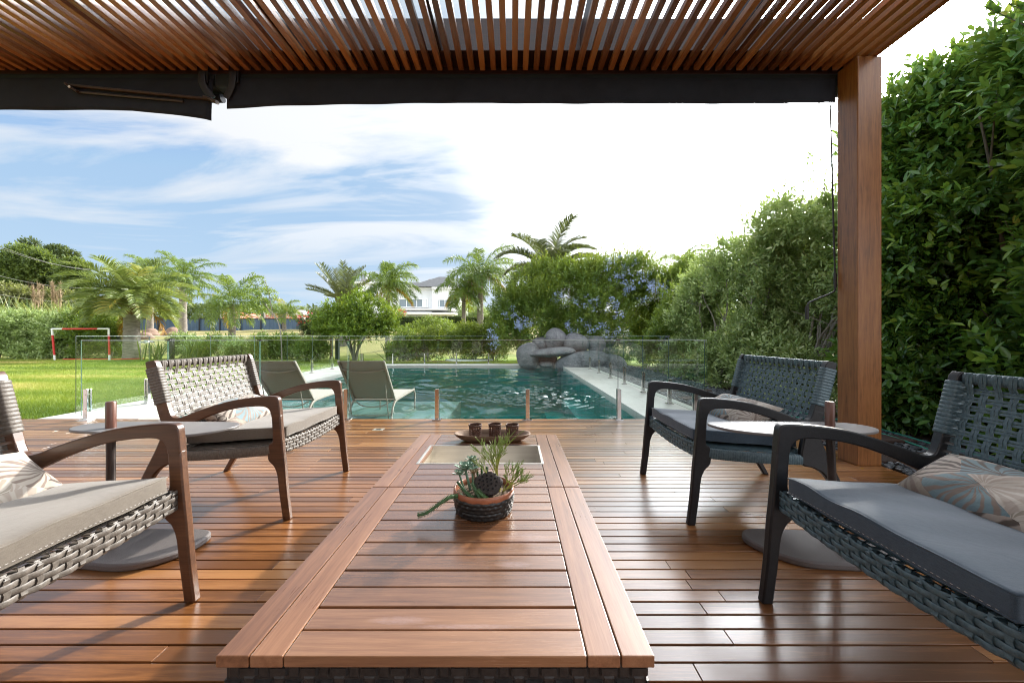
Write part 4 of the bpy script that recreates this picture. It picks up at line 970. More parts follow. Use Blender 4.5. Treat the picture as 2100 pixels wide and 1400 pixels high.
# tray and candle cups
tx, ty = -.122, 2.36
tb = MB(); n = 48
def tray_ring(a_, b_, z):
    return [(tx + a_ * math.copysign(abs(math.cos(q)) ** .72, math.cos(q)), ty + b_ * math.copysign(abs(math.sin(q)) ** .85, math.sin(q)), HT + z) for q in [2*math.pi*j/n for j in range(n)]]
V = []
for a_, b_, z in ((.165, .050, .001), (.195, .068, .012), (.225, .083, .032), (.237, .090, .046), (.234, .088, .0485), (.226, .082, .047), (.20, .066, .026), (.16, .048, .014), (.0, .0, .012)):
    V += tray_ring(a_, b_, z)
tb.add(V, [(i*n+j, i*n+(j+1) % n, (i+1)*n+(j+1) % n, (i+1)*n+j) for i in range(8) for j in range(n)] + [tuple(reversed(range(n)))])
tag(tb.build('wooden_tray', M['bowlwood'], loc=(tx, ty, HT), smooth=60), 'oval carved wooden tray holding three rusty candle cups', 'tray')
def cup(loc, lab, rz):
    b = MB(); NA, NR = 16, 7; h, r = .082, .036; th_ = .0015
    def pt(a, z, rr): return (loc[0] + rr*math.cos(a), loc[1] + rr*math.sin(a), loc[2] + z)
    for i in range(NA):
        for k in range(NR):
            a0, a1 = 2*math.pi*i/NA + rz, 2*math.pi*(i+1)/NA + rz; z0, z1 = h*k/NR, h*(k+1)/NR; r_k = r * (1 + .10 * (k / NR)); r_1 = r * (1 + .10 * ((k+1) / NR))
            if k in (0, NR-1) or (i + k) % 5 == 0: b.add([pt(a0, z0, r_k), pt(a1, z0, r_k), pt(a1, z1, r_1), pt(a0, z1, r_1)], [(0,1,2,3)]); continue
            f = rnd.uniform(.08, .2); am, zm = (a0+a1)/2, (z0+z1)/2; rm = (r_k + r_1)/2
            o = [pt(a0, z0, r_k), pt(a1, z0, r_k), pt(a1, z1, r_1), pt(a0, z1, r_1)]
            dz, da = (z1-z0)/2*(1-f), (a1-a0)/2*(1-f); q = [pt(am, zm-dz, rm), pt(am+da, zm, rm), pt(am, zm+dz, rm), pt(am-da, zm, rm)]
            b.add(o + q, [(0,1,5,4), (1,2,6,5), (2,3,7,6), (3,0,4,7)])
    b.sweep([pt(2*math.pi*i/24, h, r*1.1) for i in range(24)], .002, n=6, closed=True, cap=False)
    b.sweep([pt(2*math.pi*i/24, 0, r) for i in range(24)], .002, n=6, closed=True, cap=False)
    b.lathe([(r, .002), (0, .002)], loc, 24)
    o = b.build('candle_cup', M['rust'], loc=loc); s = o.modifiers.new('thick', 'SOLIDIFY'); s.thickness = .0016
    tag(o, lab, 'candle holder', 'perforated rusty candle cups on the tray')
cup((-.228, 2.36, HT + .0155), 'rusty pierced metal candle cup standing apart at the left end of the tray', .1)
cup((-.107, 2.375, HT + .0155), 'rusty pierced metal candle cup in the middle of the three on the tray', .5)
cup((.002, 2.36, HT + .0155), 'rusty pierced metal candle cup at the right end of the tray behind the pencil succulent', .9)
b = MB(); b.box(-1.475, -1.365, 4.00, 4.09, .0015, .005); b.tone = .2
fd = b.build('floor_drain', M['lframe'], loc=(-1.42, 4.045, 0), bevel=.001); tag(fd, 'small square metal cover set in the deck near the glass fence', 'floor cover')
b = MB(); b.box(-1.445, -1.395, 4.02, 4.07, .005, .0062); b.build('lid', M['stem'], fd)

# ------------------------------------------------------------------ loungers
def lounger(lab):
    a = empty('sun_lounger', (0, 0, 0), lab, 'sun lounger', 'sun loungers standing in the shallow end of the pool'); W = .30; fr = M['lframe']
    bt = (-.50, .945)   # back top y,z ; pivot y=0 z=.365
    for s in (-1, 1):
        b = MB(); b.sweep(smooth_path([(s*W, -.20, 0), (s*W, -.185, .12), (s*W, -.12, .26), (s*W, 0, .335), (s*W, .25, .352), (s*W, .7, .356), (s*W, 1.05, .358)], 6), .013, .018, n=10, e=4); b.build('side_rail', fr, a, smooth=40)
        b = MB(); b.sweep(smooth_path([(s*(W-.0), 1.04, .345), (s*W, 1.09, .25), (s*W, 1.10, .0)], 5), .012, .016, n=10, e=4); b.build('leg', fr, a, smooth=40)
        b = MB(); b.sweep([(s*W, -.01, .36), (s*W, bt[0], bt[1])], .013, .017, n=10, e=4); b.build('back_bar', fr, a, smooth=40)
        b = MB(); b.sweep([(s*(W-.045), -.30, .60), (s*(W-.045), -.17, .12)], .007, n=8); b.build('strut', fr, a, smooth=40)
    b = MB(); b.sweep([(-W, -.17, .16), (W, -.17, .16)], .010, n=8); b.sweep([(-W, 1.06, .33), (W, 1.06, .33)], .012, n=8); b.sweep([(-W, 0, .355), (W, 0, .355)], .009, n=8); b.build('cross_bar', fr, a, smooth=40)
    b = MB(); b.sweep(smooth_path([(-W + .05, -.06, .34), (-W*.4, -.10, .28), (W*.4, -.10, .28), (W - .05, -.06, .34)], 5), .008, n=8); b.build('back_catch', fr, a, smooth=40)
    b = MB(); V = []; nx, ny = 14, 14
    for i in range(nx + 1):
        for j in range(ny + 1):
            u, v = -1 + 2*i/nx, j/ny; sag = -.03 * (1 - u*u) * math.sin(math.pi * min(1, v * 1.02)); y = bt[0] * v; z = .365 + (bt[1] - .365) * v
            V.append((u*(W-.012), y - sag * .75 * -1 * -1 * -.0 - .0 + sag * -.6, z + sag * .5))
    b.add(V, [(i*(ny+1)+j, (i+1)*(ny+1)+j, (i+1)*(ny+1)+j+1, i*(ny+1)+j+1) for i in range(nx) for j in range(ny)])
    o = b.build('back_sling', M['sling'], a, smooth=80); o.modifiers.new('t', 'SOLIDIFY').thickness = .003
    b = MB(); V = []
    for (v, sg) in ((.80, 1),):
        pts = [(u*(W-.012), bt[0]*v - .012 + .02*(1-u*u), .365 + (bt[1]-.365)*v - .045*(1-u*u)) for u in np.linspace(-1, 1, 15)]; b.sweep(pts, .006, .012, n=6, e=3)
    b.build('head_seam', M['sling'], o, smooth=50)
    b = MB(); b.box(-W + .012, W - .012, .02, 1.06, .352, .358); b.build('seat_sling', M['sling_seat'], a)
    return a
l1 = lounger('taupe sling sun lounger in the pool, partly hidden behind the far brown armchair'); l1.location = (-3.16, 5.50, -.28)
l2 = copy_tree(l1); l2.location = (-1.985, 5.50, -.28); l2['label'] = 'taupe sling sun lounger in the pool with open water to its right'
# ------------------------------------------------------------------ foliage tools
def unit(a): return a / np.maximum(np.linalg.norm(a, axis=-1, keepdims=True), 1e-9)
def lumps(P_, s, seed):
    p = P_ * s + seed * 7.3
    return (np.sin(p[:, 0]*2.1 + np.sin(p[:, 1]*1.7)*1.3) + np.sin(p[:, 1]*2.3 + np.sin(p[:, 2]*1.9)*1.4) + np.sin(p[:, 2]*2.0 + np.sin(p[:, 0]*2.2)*1.2)) / 3
def leaf_mesh(name, base, d, nrm, L, W, mat, parent, tone, full=True):
    s = unit(np.cross(d, nrm)); u = unit(np.cross(s, d)); L = L[:, None]; W = W[:, None]; n = len(base)
    if full:
        v = np.stack([base, base + d*L*.35 - s*W*.5 + u*W*.14, base + d*L*.75 - s*W*.36 + u*W*.10 - u*L*.04, base + d*L - u*L*.10, base + d*L*.75 + s*W*.36 + u*W*.10 - u*L*.04, base + d*L*.35 + s*W*.5 + u*W*.14], 1)
        F = (np.arange(n)[:, None, None]*6 + np.array([[0, 1, 2, 3], [0, 3, 4, 5]])[None]).reshape(-1, 4); k = 6
    else:
        v = np.stack([base, base + d*L*.45 - s*W*.5, base + d*L, base + d*L*.45 + s*W*.5], 1)
        F = np.arange(n)[:, None]*4 + np.arange(4)[None]; k = 4
    return np_mesh(name, v.reshape(-1, 3), F, mat, parent, tone=np.repeat(tone, k))
def sample_ells(ells, n, shell=.5):
    E = np.array(ells, float); wt = (E[:, 3]*E[:, 4] + E[:, 3]*E[:, 5] + E[:, 4]*E[:, 5]); i = rng.choice(len(E), n, p=wt/wt.sum())
    o = unit(rng.normal(size=(n, 3))); r = shell + (1 - shell) * rng.random((n, 1)) ** .6
    return E[i, :3] + o * E[i, 3:6] * r, o
def foliage(name, ells, n, per, tl, L, W, mat, parent, up=.4, gap=-.35, ls=1.6, full=True, shell=.5, zmin=.02, seed=1, keep=None):
    p, o = sample_ells(ells, n, shell); ok = (lumps(p, ls, seed) > gap) & (p[:, 2] > zmin)
    if keep is not None: ok &= keep(p)
    p, o = p[ok], o[ok]; n = len(p)
    d = unit(o*.75 + np.array([0, 0, up]) + rng.normal(size=(n, 3))*.45)
    q = unit(np.cross(d, rng.normal(size=(n, 3)))); q2 = np.cross(d, q)
    t_ = (np.arange(per) + .5) / per; a = np.arange(per)*2.4
    tl_ = tl * rng.uniform(.6, 1.35, (n, 1, 1))
    sp = (q[:, None]*np.cos(a)[None, :, None] + q2[:, None]*np.sin(a)[None, :, None])
    base = p[:, None] + d[:, None]*t_[None, :, None]*tl_ + sp*.004
    mix = (1.1 - .6*t_)[None, :, None]; ld = unit(sp*mix + d[:, None]*.75 + rng.normal(size=(n, per, 3))*.22)
    nr = unit(d[:, None]*.8 + np.array([0, 0, .7]) + rng.normal(size=(n, per, 3))*.35)
    tw = rng.random(n)*.55; tone = np.clip(tw[:, None] + .18*t_[None] + rng.random((n, per))*.28, 0, 1)
    base = base.reshape(-1, 3); k = len(base); ok2 = base[:, 2] > zmin
    return leaf_mesh(name, base[ok2], ld.reshape(-1, 3)[ok2], nr.reshape(-1, 3)[ok2], (L*rng.uniform(.65, 1.2, k))[ok2], (W*rng.uniform(.7, 1.15, k))[ok2], mat, parent, tone.reshape(-1)[ok2], full)
def stems(name, base, tops, r0, mat, parent, n=6, wig=.06):
    b = MB()
    for tp in tops:
        A = Vector(base) + Vector((rnd.uniform(-.1, .1), rnd.uniform(-.1, .1), 0)) * (1 if len(tops) > 1 else 0); T = Vector(tp); pts = [A]
        for k in range(1, 5):
            u = k/4; m = A.lerp(T, u); m.x += rnd.gauss(0, wig) * (T-A).length * .5 * (1-u*.5); m.y += rnd.gauss(0, wig) * (T-A).length * .5; m.z = A.z + (T.z-A.z) * u ** .85; pts.append(m)
        pa = smooth_path(pts, 4); b.sweep(pa, [r0 * (1 - .75*i/len(pa)) for i in range(len(pa))], n=n)
        for k in (7, 10, 13):
            if k < len(pa):
                e2 = pa[k] + Vector((rnd.gauss(0, 1), rnd.gauss(0, 1), rnd.uniform(.3, 1))).normalized() * (T-A).length * .22; b.sweep([pa[k], pa[k].lerp(e2, .5) + Vector((0, 0, .01)), e2], [r0*.35, r0*.25, r0*.12], n=5)
    return b.build(name, mat, parent, smooth=60)
def shrub(name, lab, cat, base, ells, n, per, tl, L, W, mat, group=None, stem=.018, ntops=6, bark='palebark', part='foliage', **kw):
    a = empty(name, base, lab, cat, group)
    foliage(part, ells, n, per, tl, L, W, M[mat], a, **kw)
    tops = [(e[0] + rnd.uniform(-.3, .3)*e[3], e[1] + rnd.uniform(-.3, .3)*e[4], e[2] + .3*e[5]) for e in rnd.sample(ells, min(ntops, len(ells)))]
    stems('stems', base, tops, stem, M[bark], a); return a
def blob(x0, x1, y0, y1, z0, z1, k, r):
    return [(rnd.uniform(x0, x1), rnd.uniform(y0, y1), rnd.uniform(z0, z1), r*rnd.uniform(.75, 1.25), r*rnd.uniform(.75, 1.25), r*rnd.uniform(.7, 1.15)) for _ in range(k)]
def pell(pts):   # (px, py, depth, rpx, rpy[, rdepth])
    o = []
    for q in pts:
        x, y, z = P(q[0], q[1], q[2]); k = q[2] / 780; o.append((x, y, z, q[3]*k, (q[5] if len(q) > 5 else q[3]*k), q[4]*k))
    return o

# near glossy hedge (right of the post)
HG = 'tall glossy shrubs forming the hedge right of the post'
near = [((4.6, 4.3, 0), (4.38, 5.1, 3.9, 4.5, .4, 3.5), 'glossy dark shrub showing just right of the post, with long shoots at its top'),
        ((4.5, 3.5, 0), (4.2, 5.0, 3.1, 4.0, .4, 3.35), 'glossy dark shrub in the middle of the tall hedge behind the near black armchair'),
        ((4.4, 2.4, 0), (4.1, 4.9, 1.7, 2.9, .4, 3.3), 'glossy dark shrub at the right picture edge with the tallest shoots')]
for k, (bs, (x0, x1, y0, y1, z0, z1), lb) in enumerate(near):
    el_ = blob(x0, x1, y0, y1, z0, z1, 32, .42) + blob(x0, x0 + .25, y0 - .1, y1 + .1, .1, 1.0, 10, .34)
    a = shrub('hedge_shrub', lb, 'shrub', bs, el_, 8200, 9, .26, .108, .046, 'leaf_glossy', HG, stem=.028, ntops=12, bark='bark', up=.5, shell=.45, gap=-.30, seed=k)
for k, hs_ in enumerate([o for o in col.objects if o.name.startswith('hedge_shrub') and o.parent is None]):
    bx_ = near[k][1]; foliage('bright_clusters', blob(bx_[0] - .12, bx_[0] + .1, bx_[2], bx_[3], .5, 2.6, 12, .36), 330, 8, .2, .10, .044, M['leaf_bright'], hs_, up=.7, seed=130+k, gap=.0, shell=.8)  # lighter green leaf clusters on the front of each shrub
# long arching shoots
def shoots(parent, items, mat, L, W, name='shoot'):
    for (p0, p1, n_) in items:
        p0, p1 = Vector(p0), Vector(p1); pa = smooth_path([p0, p0.lerp(p1, .5) + Vector((0, 0, .06)), p1], 8); b = MB(); b.sweep(pa, [.009*(1-.8*i/len(pa)) for i in range(len(pa))], n=6)
        o = b.build(name, M['bark'], parent, smooth=60)
        d = np.array((p1-p0).normalized()); B = []; D = []
        for i in range(n_):
            u = .15 + .85*i/n_; q = pa[min(int(u*(len(pa)-1)), len(pa)-1)]; a = rnd.uniform(0, 6.28); s = np.array([math.cos(a)*.6, math.sin(a)*.6, .6]); B.append(np.array(q) + rng.normal(size=3)*.008); D.append(s + d*.7)
        B = np.array(B); D = unit(np.array(D)); leaf_mesh('shoot_leaves', B, D, unit(rng.normal(size=B.shape)*.4 + np.array([0, 0, 1])), L*rng.uniform(.6, 1.2, len(B)), W*rng.uniform(.7, 1.2, len(B)), M[mat], o, rng.random(len(B))*.7 + .3)
hs = [o for o in col.objects if o.name.startswith('hedge_shrub') and o.parent is None]
shoots(hs[0], [((4.5, 4.6, 2.9), P(1830, 150, 4.3), 60), ((4.6, 4.2, 3.1), P(1880, 170, 4.2), 50), ((4.4, 4.5, 2.7), P(1822, 215, 4.4), 50), ((4.5, 4.9, 2.5), P(1800, 300, 4.9), 40)], 'leaf_glossy', .075, .036)
shoots(hs[1], [((4.5, 3.7, 3.1), P(1930, 150, 3.9), 60), ((4.5, 3.5, 3.1), P(1990, 95, 3.7), 60), ((4.5, 3.6, 3.0), P(1905, 215, 3.9), 50)], 'leaf_glossy', .075, .036)
shoots(hs[2], [((4.4, 2.9, 3.0), P(2020, 15, 3.2), 60), ((4.5, 2.8, 3.0), P(2070, 10, 3.1), 60), ((4.3, 2.9, 3.0), P(2035, 90, 3.2), 60)], 'leaf_glossy', .085, .04)

# mid grey-green hedge along the pebble strip
mid = [(5.5, 3.45, 'leaf_grey'), (6.6, 3.25, 'leaf_grey'), (7.8, 2.95, 'leaf_grey'), (9.1, 2.75, 'leaf_grey'), (10.7, 2.6, 'leaf_mid')]
for k, (yc, zt, mt) in enumerate(mid):
    xf = 4.15 - .0 * k
    el_ = blob(xf, xf + .9, yc - .55, yc + .55, .35, zt - .45, 26, .42) + blob(xf - .12, xf + .1, yc - .6, yc + .6, .15, .8, 9, .32)
    lb = ['grey green shrub directly left of the post, tallest of the hedge beside the pebbles', 'grey green shrub second from the post in the hedge beside the pebbles', 'grey green shrub in the middle of the hedge beside the pebbles',
          'grey green shrub fourth from the post in the hedge beside the pebbles', 'mid green shrub at the far end of the hedge beside the boulders'][k]
    a = shrub('hedge_shrub', lb, 'shrub', (xf + .1, yc, 0), el_, [6800, 5800, 4600, 3800, 3000][k], 9, .19, [.085, .088, .092, .10, .10][k], [.034, .035, .036, .04, .04][k], mt, 'grey green shrubs forming the hedge beside the pebbles', stem=.024, ntops=16, up=.75, shell=.5, gap=-.28, seed=10+k)
    sh = []
    for q in range(9):
        yy_ = yc + rnd.uniform(-.6, .6); xx_ = xf + rnd.uniform(0, .8); sh.append(((xx_, yy_, zt - .6), (xx_ + rnd.uniform(-.12, .12), yy_ + rnd.uniform(-.12, .12), zt + rnd.uniform(.0, .35)), 34))
    shoots(a, sh, mt, .06, .02)

# flowering mass behind the boulders
BY = 13.9
a = shrub('flowering_shrub', 'large dense shrub with yellow green tips behind the left boulders', 'shrub', (1.2, 14.4, 0),
    pell([(1050, 640, 14.0, 34, 40), (1085, 600, 14.2, 40, 38), (1130, 580, 14.2, 44, 30), (1100, 650, 13.6, 44, 42), (1150, 630, 13.8, 40, 50), (1190, 585, 14.2, 40, 36), (1050, 690, 13.7, 26, 22), (1030, 665, 14, 22, 30), (1170, 670, 13.6, 40, 30)]), 4600, 9, .42, .115, .045, 'leaf_mid', None, stem=.03, up=.7, seed=21, gap=-.25, ls=2.2)
foliage('yellow_tips', pell([(1085, 575, 14.0, 42, 16), (1140, 560, 14.0, 50, 14), (1040, 605, 13.9, 26, 14), (1190, 560, 14.2, 36, 12), (1100, 610, 13.5, 50, 18), (1240, 550, 13.8, 40, 12), (1290, 545, 14, 40, 10)]), 1500, 9, .55, .11, .042, M['leaf_yellow'], a, up=1.5, seed=22, gap=-.1)
a = shrub('plumbago_shrub', 'sprawling plumbago shrub covered in pale blue blossoms above the boulders', 'shrub', (3.3, 14.0, 0),
    pell([(1215, 590, 13.8, 42, 40), (1255, 570, 13.9, 44, 30), (1300, 565, 13.9, 40, 26), (1225, 640, 13.5, 44, 44), (1262, 655, 13.5, 30, 40), (1200, 680, 13.3, 30, 16), (1350, 580, 13.9, 38, 26), (1375, 610, 13.7, 30, 34), (1300, 560, 14.2, 60, 22), (1330, 600, 14.4, 40, 20), (1285, 600, 14.0, 30, 20), (1250, 600, 14.4, 60, 40), (1310, 620, 14.6, 50, 16)]), 6000, 9, .42, .105, .042, 'leaf_mid', None, stem=.028, up=.7, seed=23, gap=-.25, ls=2.2)
def blossoms(name, ells, n, mat, parent, r=.020, sp=.05, per=14):
    p, o = sample_ells(ells, n, .92); base = p[:, None] + rng.normal(size=(len(p), per, 3))*sp + o[:, None]*.05 + np.array([0, -.10, 0]); base = base.reshape(-1, 3); k = len(base)
    d = unit(rng.normal(size=(k, 3))); nr = unit(np.repeat(o, per, 0) + np.array([0, -.8, .3]) + rng.normal(size=(k, 3))*.4)
    leaf_mesh(name, base, d, nr, r*rng.uniform(1.4, 2.4, k), r*rng.uniform(1.2, 2, k), mat, parent, rng.random(k), False)
blossoms('blossoms', pell([(1245, 560, 13.4, 30, 18), (1320, 598, 13.3, 40, 16), (1300, 580, 13.3, 34, 20), (1235, 645, 12.9, 36, 34), (1200, 625, 13.1, 24, 14), (1270, 540, 13.6, 30, 10), (1360, 590, 13.3, 26, 8), (1180, 668, 12.9, 20, 10), (1240, 680, 12.9, 30, 12)]), 190, M['blue'], a, r=.022)
blossoms('low_blossoms', pell([(1045, 640, 13.3, 10, 10), (1012, 690, 13.2, 6, 26), (1072, 665, 13.2, 14, 8), (1140, 610, 13.3, 10, 8)]), 60, M['blue'], a, r=.022)
shrub('yellow_shrub', 'bright yellow green shrub glowing between the plumbago and the grey hedge', 'shrub', (5.3, 15, 0), pell([(1318, 665, 14.6, 26, 30), (1340, 650, 14.8, 22, 24), (1325, 690, 14.4, 24, 20)]), 1500, 9, .3, .09, .04, 'leaf_yellow', None, up=1.0, seed=25, gap=-.5)
shrub('leafy_shrub', 'tall mid green shrub behind the yellow shrub at the hedge end', 'shrub', (6.3, 14.2, 0), pell([(1395, 590, 13.5, 36, 30), (1420, 560, 12.8, 34, 30), (1400, 650, 13, 34, 60), (1440, 620, 12.4, 30, 60), (1370, 690, 13, 26, 30)]), 3400, 9, .3, .085, .035, 'leaf_mid', None, up=.7, seed=26, gap=-.4)
shrub('leafy_shrub', 'dark green shrub low behind the boulders under the plumbago', 'shrub', (2.9, 14.6, 0), pell([(1150, 705, 13.9, 40, 24), (1215, 715, 13.9, 40, 26), (1270, 715, 13.8, 34, 28), (1090, 705, 14, 34, 20)]), 2200, 9, .26, .08, .036, 'leaf_glossy', None, up=.5, seed=27, gap=-.6)

# boulders
def bouldermat():
    m, t = new_mat('speckled_granite'); tc = t.n('ShaderNodeTexCoord'); g = tc.outputs['Object']
    a = t.n('ShaderNodeTexNoise', Vector=g, Scale=42.0, Detail=2.0, Roughness=.8); b_ = t.n('ShaderNodeTexNoise', Vector=g, Scale=2.2, Detail=5.0)
    c = t.ramp(t.m('ADD', t.m('MULTIPLY', a.outputs[0], .75), t.m('MULTIPLY', b_.outputs[0], .25)), [(.38, (.04, .042, .046)), (.5, (.12, .125, .135)), (.62, (.36, .36, .37))])
    b = t.n('ShaderNodeBsdfPrincipled', Base_Color=c, Roughness=.75); bp = t.n('ShaderNodeBump', Height=a.outputs[0], Strength=.4, Distance=.02); t.t.links.new(bp.outputs[0], b.inputs['Normal']); finish(t, b); return m
M['granite'] = bouldermat(); V0, F0 = ico(5)
bl = [(1084, 730, 12.75, 24, 28, .38, 0, 'tall rounded granite boulder at the left end of the rock pile'), (1139, 696, 12.9, 23, 22, .36, 3, 'upright rounded boulder on top of the pile, left of the two upper ones'),
      (1180, 704, 12.8, 24, 20, .36, 8, 'rounded boulder on top of the pile leaning to the right'), (1132, 722, 12.6, 48, 9.5, .42, -4, 'flat slab shaped boulder jutting over the water'),
      (1192, 740, 12.55, 60, 20, .5, -9, 'broad sloping boulder in front at the water edge'), (1120, 746, 12.8, 16, 8, .2, 0, 'small boulder tucked under the flat slab'),
      (1110, 706, 13.2, 18, 16, .3, 0, 'half hidden boulder behind the upper rocks'), (1222, 706, 12.9, 20, 16, .3, 10, 'small rounded boulder at the right of the pile beside the side fence'),
      (1105, 738, 13.1, 34, 16, .3, 0, 'shadowed boulder behind the small one under the slab'), (1240, 742, 13.1, 42, 17, .4, 6, 'low boulder at the right end of the pile behind the side fence')]
for k, (px_, py_, dd, rx, rz_, ry, rot, lb) in enumerate(bl):
    x, y, z = P(px_, py_, dd); s = dd/780; V = V0.copy(); V = V * (1 + .07*np.sin(V[:, [1]]*2.7 + k) + .05*np.sin(V[:, [0]]*4.1 + 2*k) + .03*np.sin(V[:, [2]]*5 + k))
    V = np.sign(V) * np.abs(V) ** .9 * np.array([rx*s, ry, rz_*s]); a_ = R(rot); c_, q_ = math.cos(a_), math.sin(a_)
    V = np.stack([V[:, 0]*c_ + V[:, 2]*q_, V[:, 1], -V[:, 0]*q_ + V[:, 2]*c_], 1) + np.array([x, y, z])
    tag(np_mesh('boulder', V, F0, M['granite'], loc=(x, y, z), smooth=True, nv=3), lb, 'boulder', 'granite boulders piled at the pool corner')

# ------------------------------------------------------------------ palms
def frond(V, T, base, az_, e0, L, droop, ll, lw, n, wind, twist, hang, tn, vshape=.5, b=None):
    p = np.array(base, float); k = 16; pts = [p.copy()]; dirs = []
    for i in range(k):
        u = i/k; e = e0 - droop * (u ** 1.25); d = np.array([math.cos(az_)*math.cos(e), math.sin(az_)*math.cos(e), math.sin(e)]) + np.array(wind) * u; d /= np.linalg.norm(d); dirs.append(d); p = p + d * L / k; pts.append(p.copy())
    dirs.append(dirs[-1]); pts = np.array(pts); dirs = np.array(dirs)
    if b is not None: b.tone = .9; b.sweep([tuple(q) for q in pts], [.022*L/2.5*(1 - .8*i/k) for i in range(k+1)], n=4)
    t_ = np.linspace(.12, .99, n); ix = t_ * k; i0 = ix.astype(int); fr_ = (ix - i0)[:, None]; i1 = np.minimum(i0+1, k)
    pb = pts[i0]*(1-fr_) + pts[i1]*fr_; dd = unit(dirs[i0]*(1-fr_) + dirs[i1]*fr_); side = unit(np.cross(dd, np.array([0, 0, 1.])) + 1e-6); upv = np.cross(side, dd)
    for sg in (-1, 1):
        ln = ll * (np.sin(np.clip(t_, .05, 1) * 2.9 + .12) ** .6 * .75 + .25)[:, None] * rng.uniform(.85, 1.12, (n, 1))
        ld = unit(side*sg*.85 + dd*(.35 + .5*t_[:, None]) + upv*vshape + rng.normal(size=(n, 3))*twist + np.array(wind)*.6)
        mid_ = pb + ld*ln*.5; ld2 = unit(ld + np.array([0, 0, -1])*hang + np.array(wind)*.5); tip = mid_ + ld2*ln*.5
        w_ = unit(np.cross(ld, upv + rng.normal(size=(n, 3))*.5)) * lw
        q = np.stack([pb - w_*.35, pb + w_*.35, mid_ + w_*.5, mid_ - w_*.5, mid_ - w_*.5, mid_ + w_*.5, tip + w_*.06, tip - w_*.06], 1)
        V.append(q.reshape(-1, 3)); T.append(np.repeat(np.clip(tn + rng.normal(size=n)*.12, 0, 1), 8))
def palm(name, lab, base, h, r0, r1, nf, L, ll, lw, mat, elev=(-.5, 1.35), droop=(1.1, 1.7), hang=.7, wind=(0, 0, 0), lean=(0, 0), nl=46, dead=0, boots=True, vshape=.35, twist=.12, group=None, barkm='palmbark', tn0=.35):
    base = (base[0], base[1], base[2]); a = empty(name, base, lab, 'palm tree', group)
    n = 26; pa = []; A = []
    for i in range(n + 1):
        u = i/n; pa.append((base[0] + lean[0]*u*u, base[1] + lean[1]*u*u, base[2] - .1 + (h + .1)*u)); A.append((r0*(1-u) + r1*u) * (1 + .35*max(0, .12-u)*8*.5) * (1 + .035*math.sin(i*2.6)))
    b = MB(); b.sweep(pa, A, n=16); tr = b.build('trunk', M[barkm], a, smooth=60)
    top = np.array(pa[-1]); b = MB()
    if boots:
        b.sweep([tuple(top - np.array([0, 0, r1*1.6])), tuple(top), tuple(top + np.array([0, 0, r1*2.2])), tuple(top + np.array([0, 0, r1*4]))], [r1*1.05, r1*1.35, r1*.9, r1*.2], n=12)
        for i in range(26):
            aa = i*2.4; q = top + np.array([math.cos(aa)*r1, math.sin(aa)*r1, r1*(-1.2 + 2.4*i/26)]); e = q + np.array([math.cos(aa)*r1*.9, math.sin(aa)*r1*.9, r1*.9]); b.sweep([tuple(q), tuple(e)], [r1*.22, r1*.10], n=5)
        b.build('crown_base', M['fibre'], a, smooth=60)
    V = []; T = []; rb = MB(); c = top + np.array([0, 0, r1*1.2])
    for i in range(nf):
        u = i / max(nf-1, 1); e = elev[1] + (elev[0] - elev[1]) * u ** .8 + rnd.uniform(-.12, .12); az_ = i*2.39996 + rnd.uniform(-.3, .3)
        frond(V, T, c + np.array([math.cos(az_)*r1*.6, math.sin(az_)*r1*.6, 0]), az_, e, L*rnd.uniform(.85, 1.1)*(.75 + .25*math.sin(math.pi*min(1, u + .35))), rnd.uniform(*droop)*(1 - .35*u), ll, lw, nl, wind, twist, hang, tn0 + .3*rnd.random() + (.25 if rnd.random() < .12 else 0), vshape, rb)
    V = np.concatenate(V); F = np.arange(len(V)).reshape(-1, 4); cr_ = np_mesh('crown', V, F, M[mat], a, tone=np.concatenate(T)); rb.build('frond_ribs', M[mat], cr_, smooth=60)
    if dead:
        V = []; T = []; rb = MB()
        for i in range(dead): az_ = (0.2 if i % 2 else 2.9) + rnd.uniform(-.5, .5) if dead < 6 else i*2.4; frond(V, T, c - np.array([0, 0, r1]), az_, rnd.uniform(-.5, .1), L*.8, 1.3, ll*.8, lw, int(nl*.7), wind, .2, 1.0, rnd.random(), 0, rb)
        V = np.concatenate(V); F = np.arange(len(V)).reshape(-1, 4); o = np_mesh('dead_fronds', V, F, M['palm_dead'], a, tone=np.concatenate(T)); rb.build('dead_ribs', M['palm_dead'], o, smooth=60)
    return a
def PB(x, y, d): q = P(x, y, d); return (q[0], q[1], q[2])
def ground(x, d): X = (x-1050)/780*d; return (X, d, gz(X, d))
x, y, z = ground(270, 16.2)
palm('pindo_palm', 'broad pindo palm with thick ringed trunk and drooping blue green fronds beside the goal', (x, y, z), 2.3, .30, .25, 46, 2.25, .58, .028, 'palm_butia', elev=(-.35, 1.5), droop=(.9, 1.9), hang=.45, nl=78, dead=2, vshape=.6, twist=.07, tn0=.45)
def qpalm(lab, px0, d, crown_py, L, r, **kw):
    x, y, z = ground(px0, d); h = P(px0, crown_py, d)[2] - z
    kw.setdefault('wind', (.35, 0, 0)); kw.setdefault('hang', 1.7); kw.setdefault('nl', 66)
    return palm('queen_palm', lab, (x, y, z), h, r*1.15, r*.8, kw.pop('nf', 16), L, kw.pop('ll', .75), kw.pop('lw', .030), 'palm_queen', elev=(-.5, 1.35), droop=(1.2, 1.8), vshape=.2, twist=.2, boots=False, group='queen palms', **kw)
qpalm('queen palm standing directly behind the pindo palm', 308, 30, 575, 2.8, .20, nf=20)
qpalm('queen palm with thick straight trunk right of the pindo palm', 375, 27, 575, 2.8, .23, nf=20, dead=1)
qpalm('short queen palm with a smooth trunk in front of the blue fence', 476, 22, 625, 2.7, .17, nf=20, ll=.7, dead=1)
qpalm('small yellowish queen palm far off before the brick ruins', 583, 38, 640, 2.2, .17, nf=12, tn0=.6)
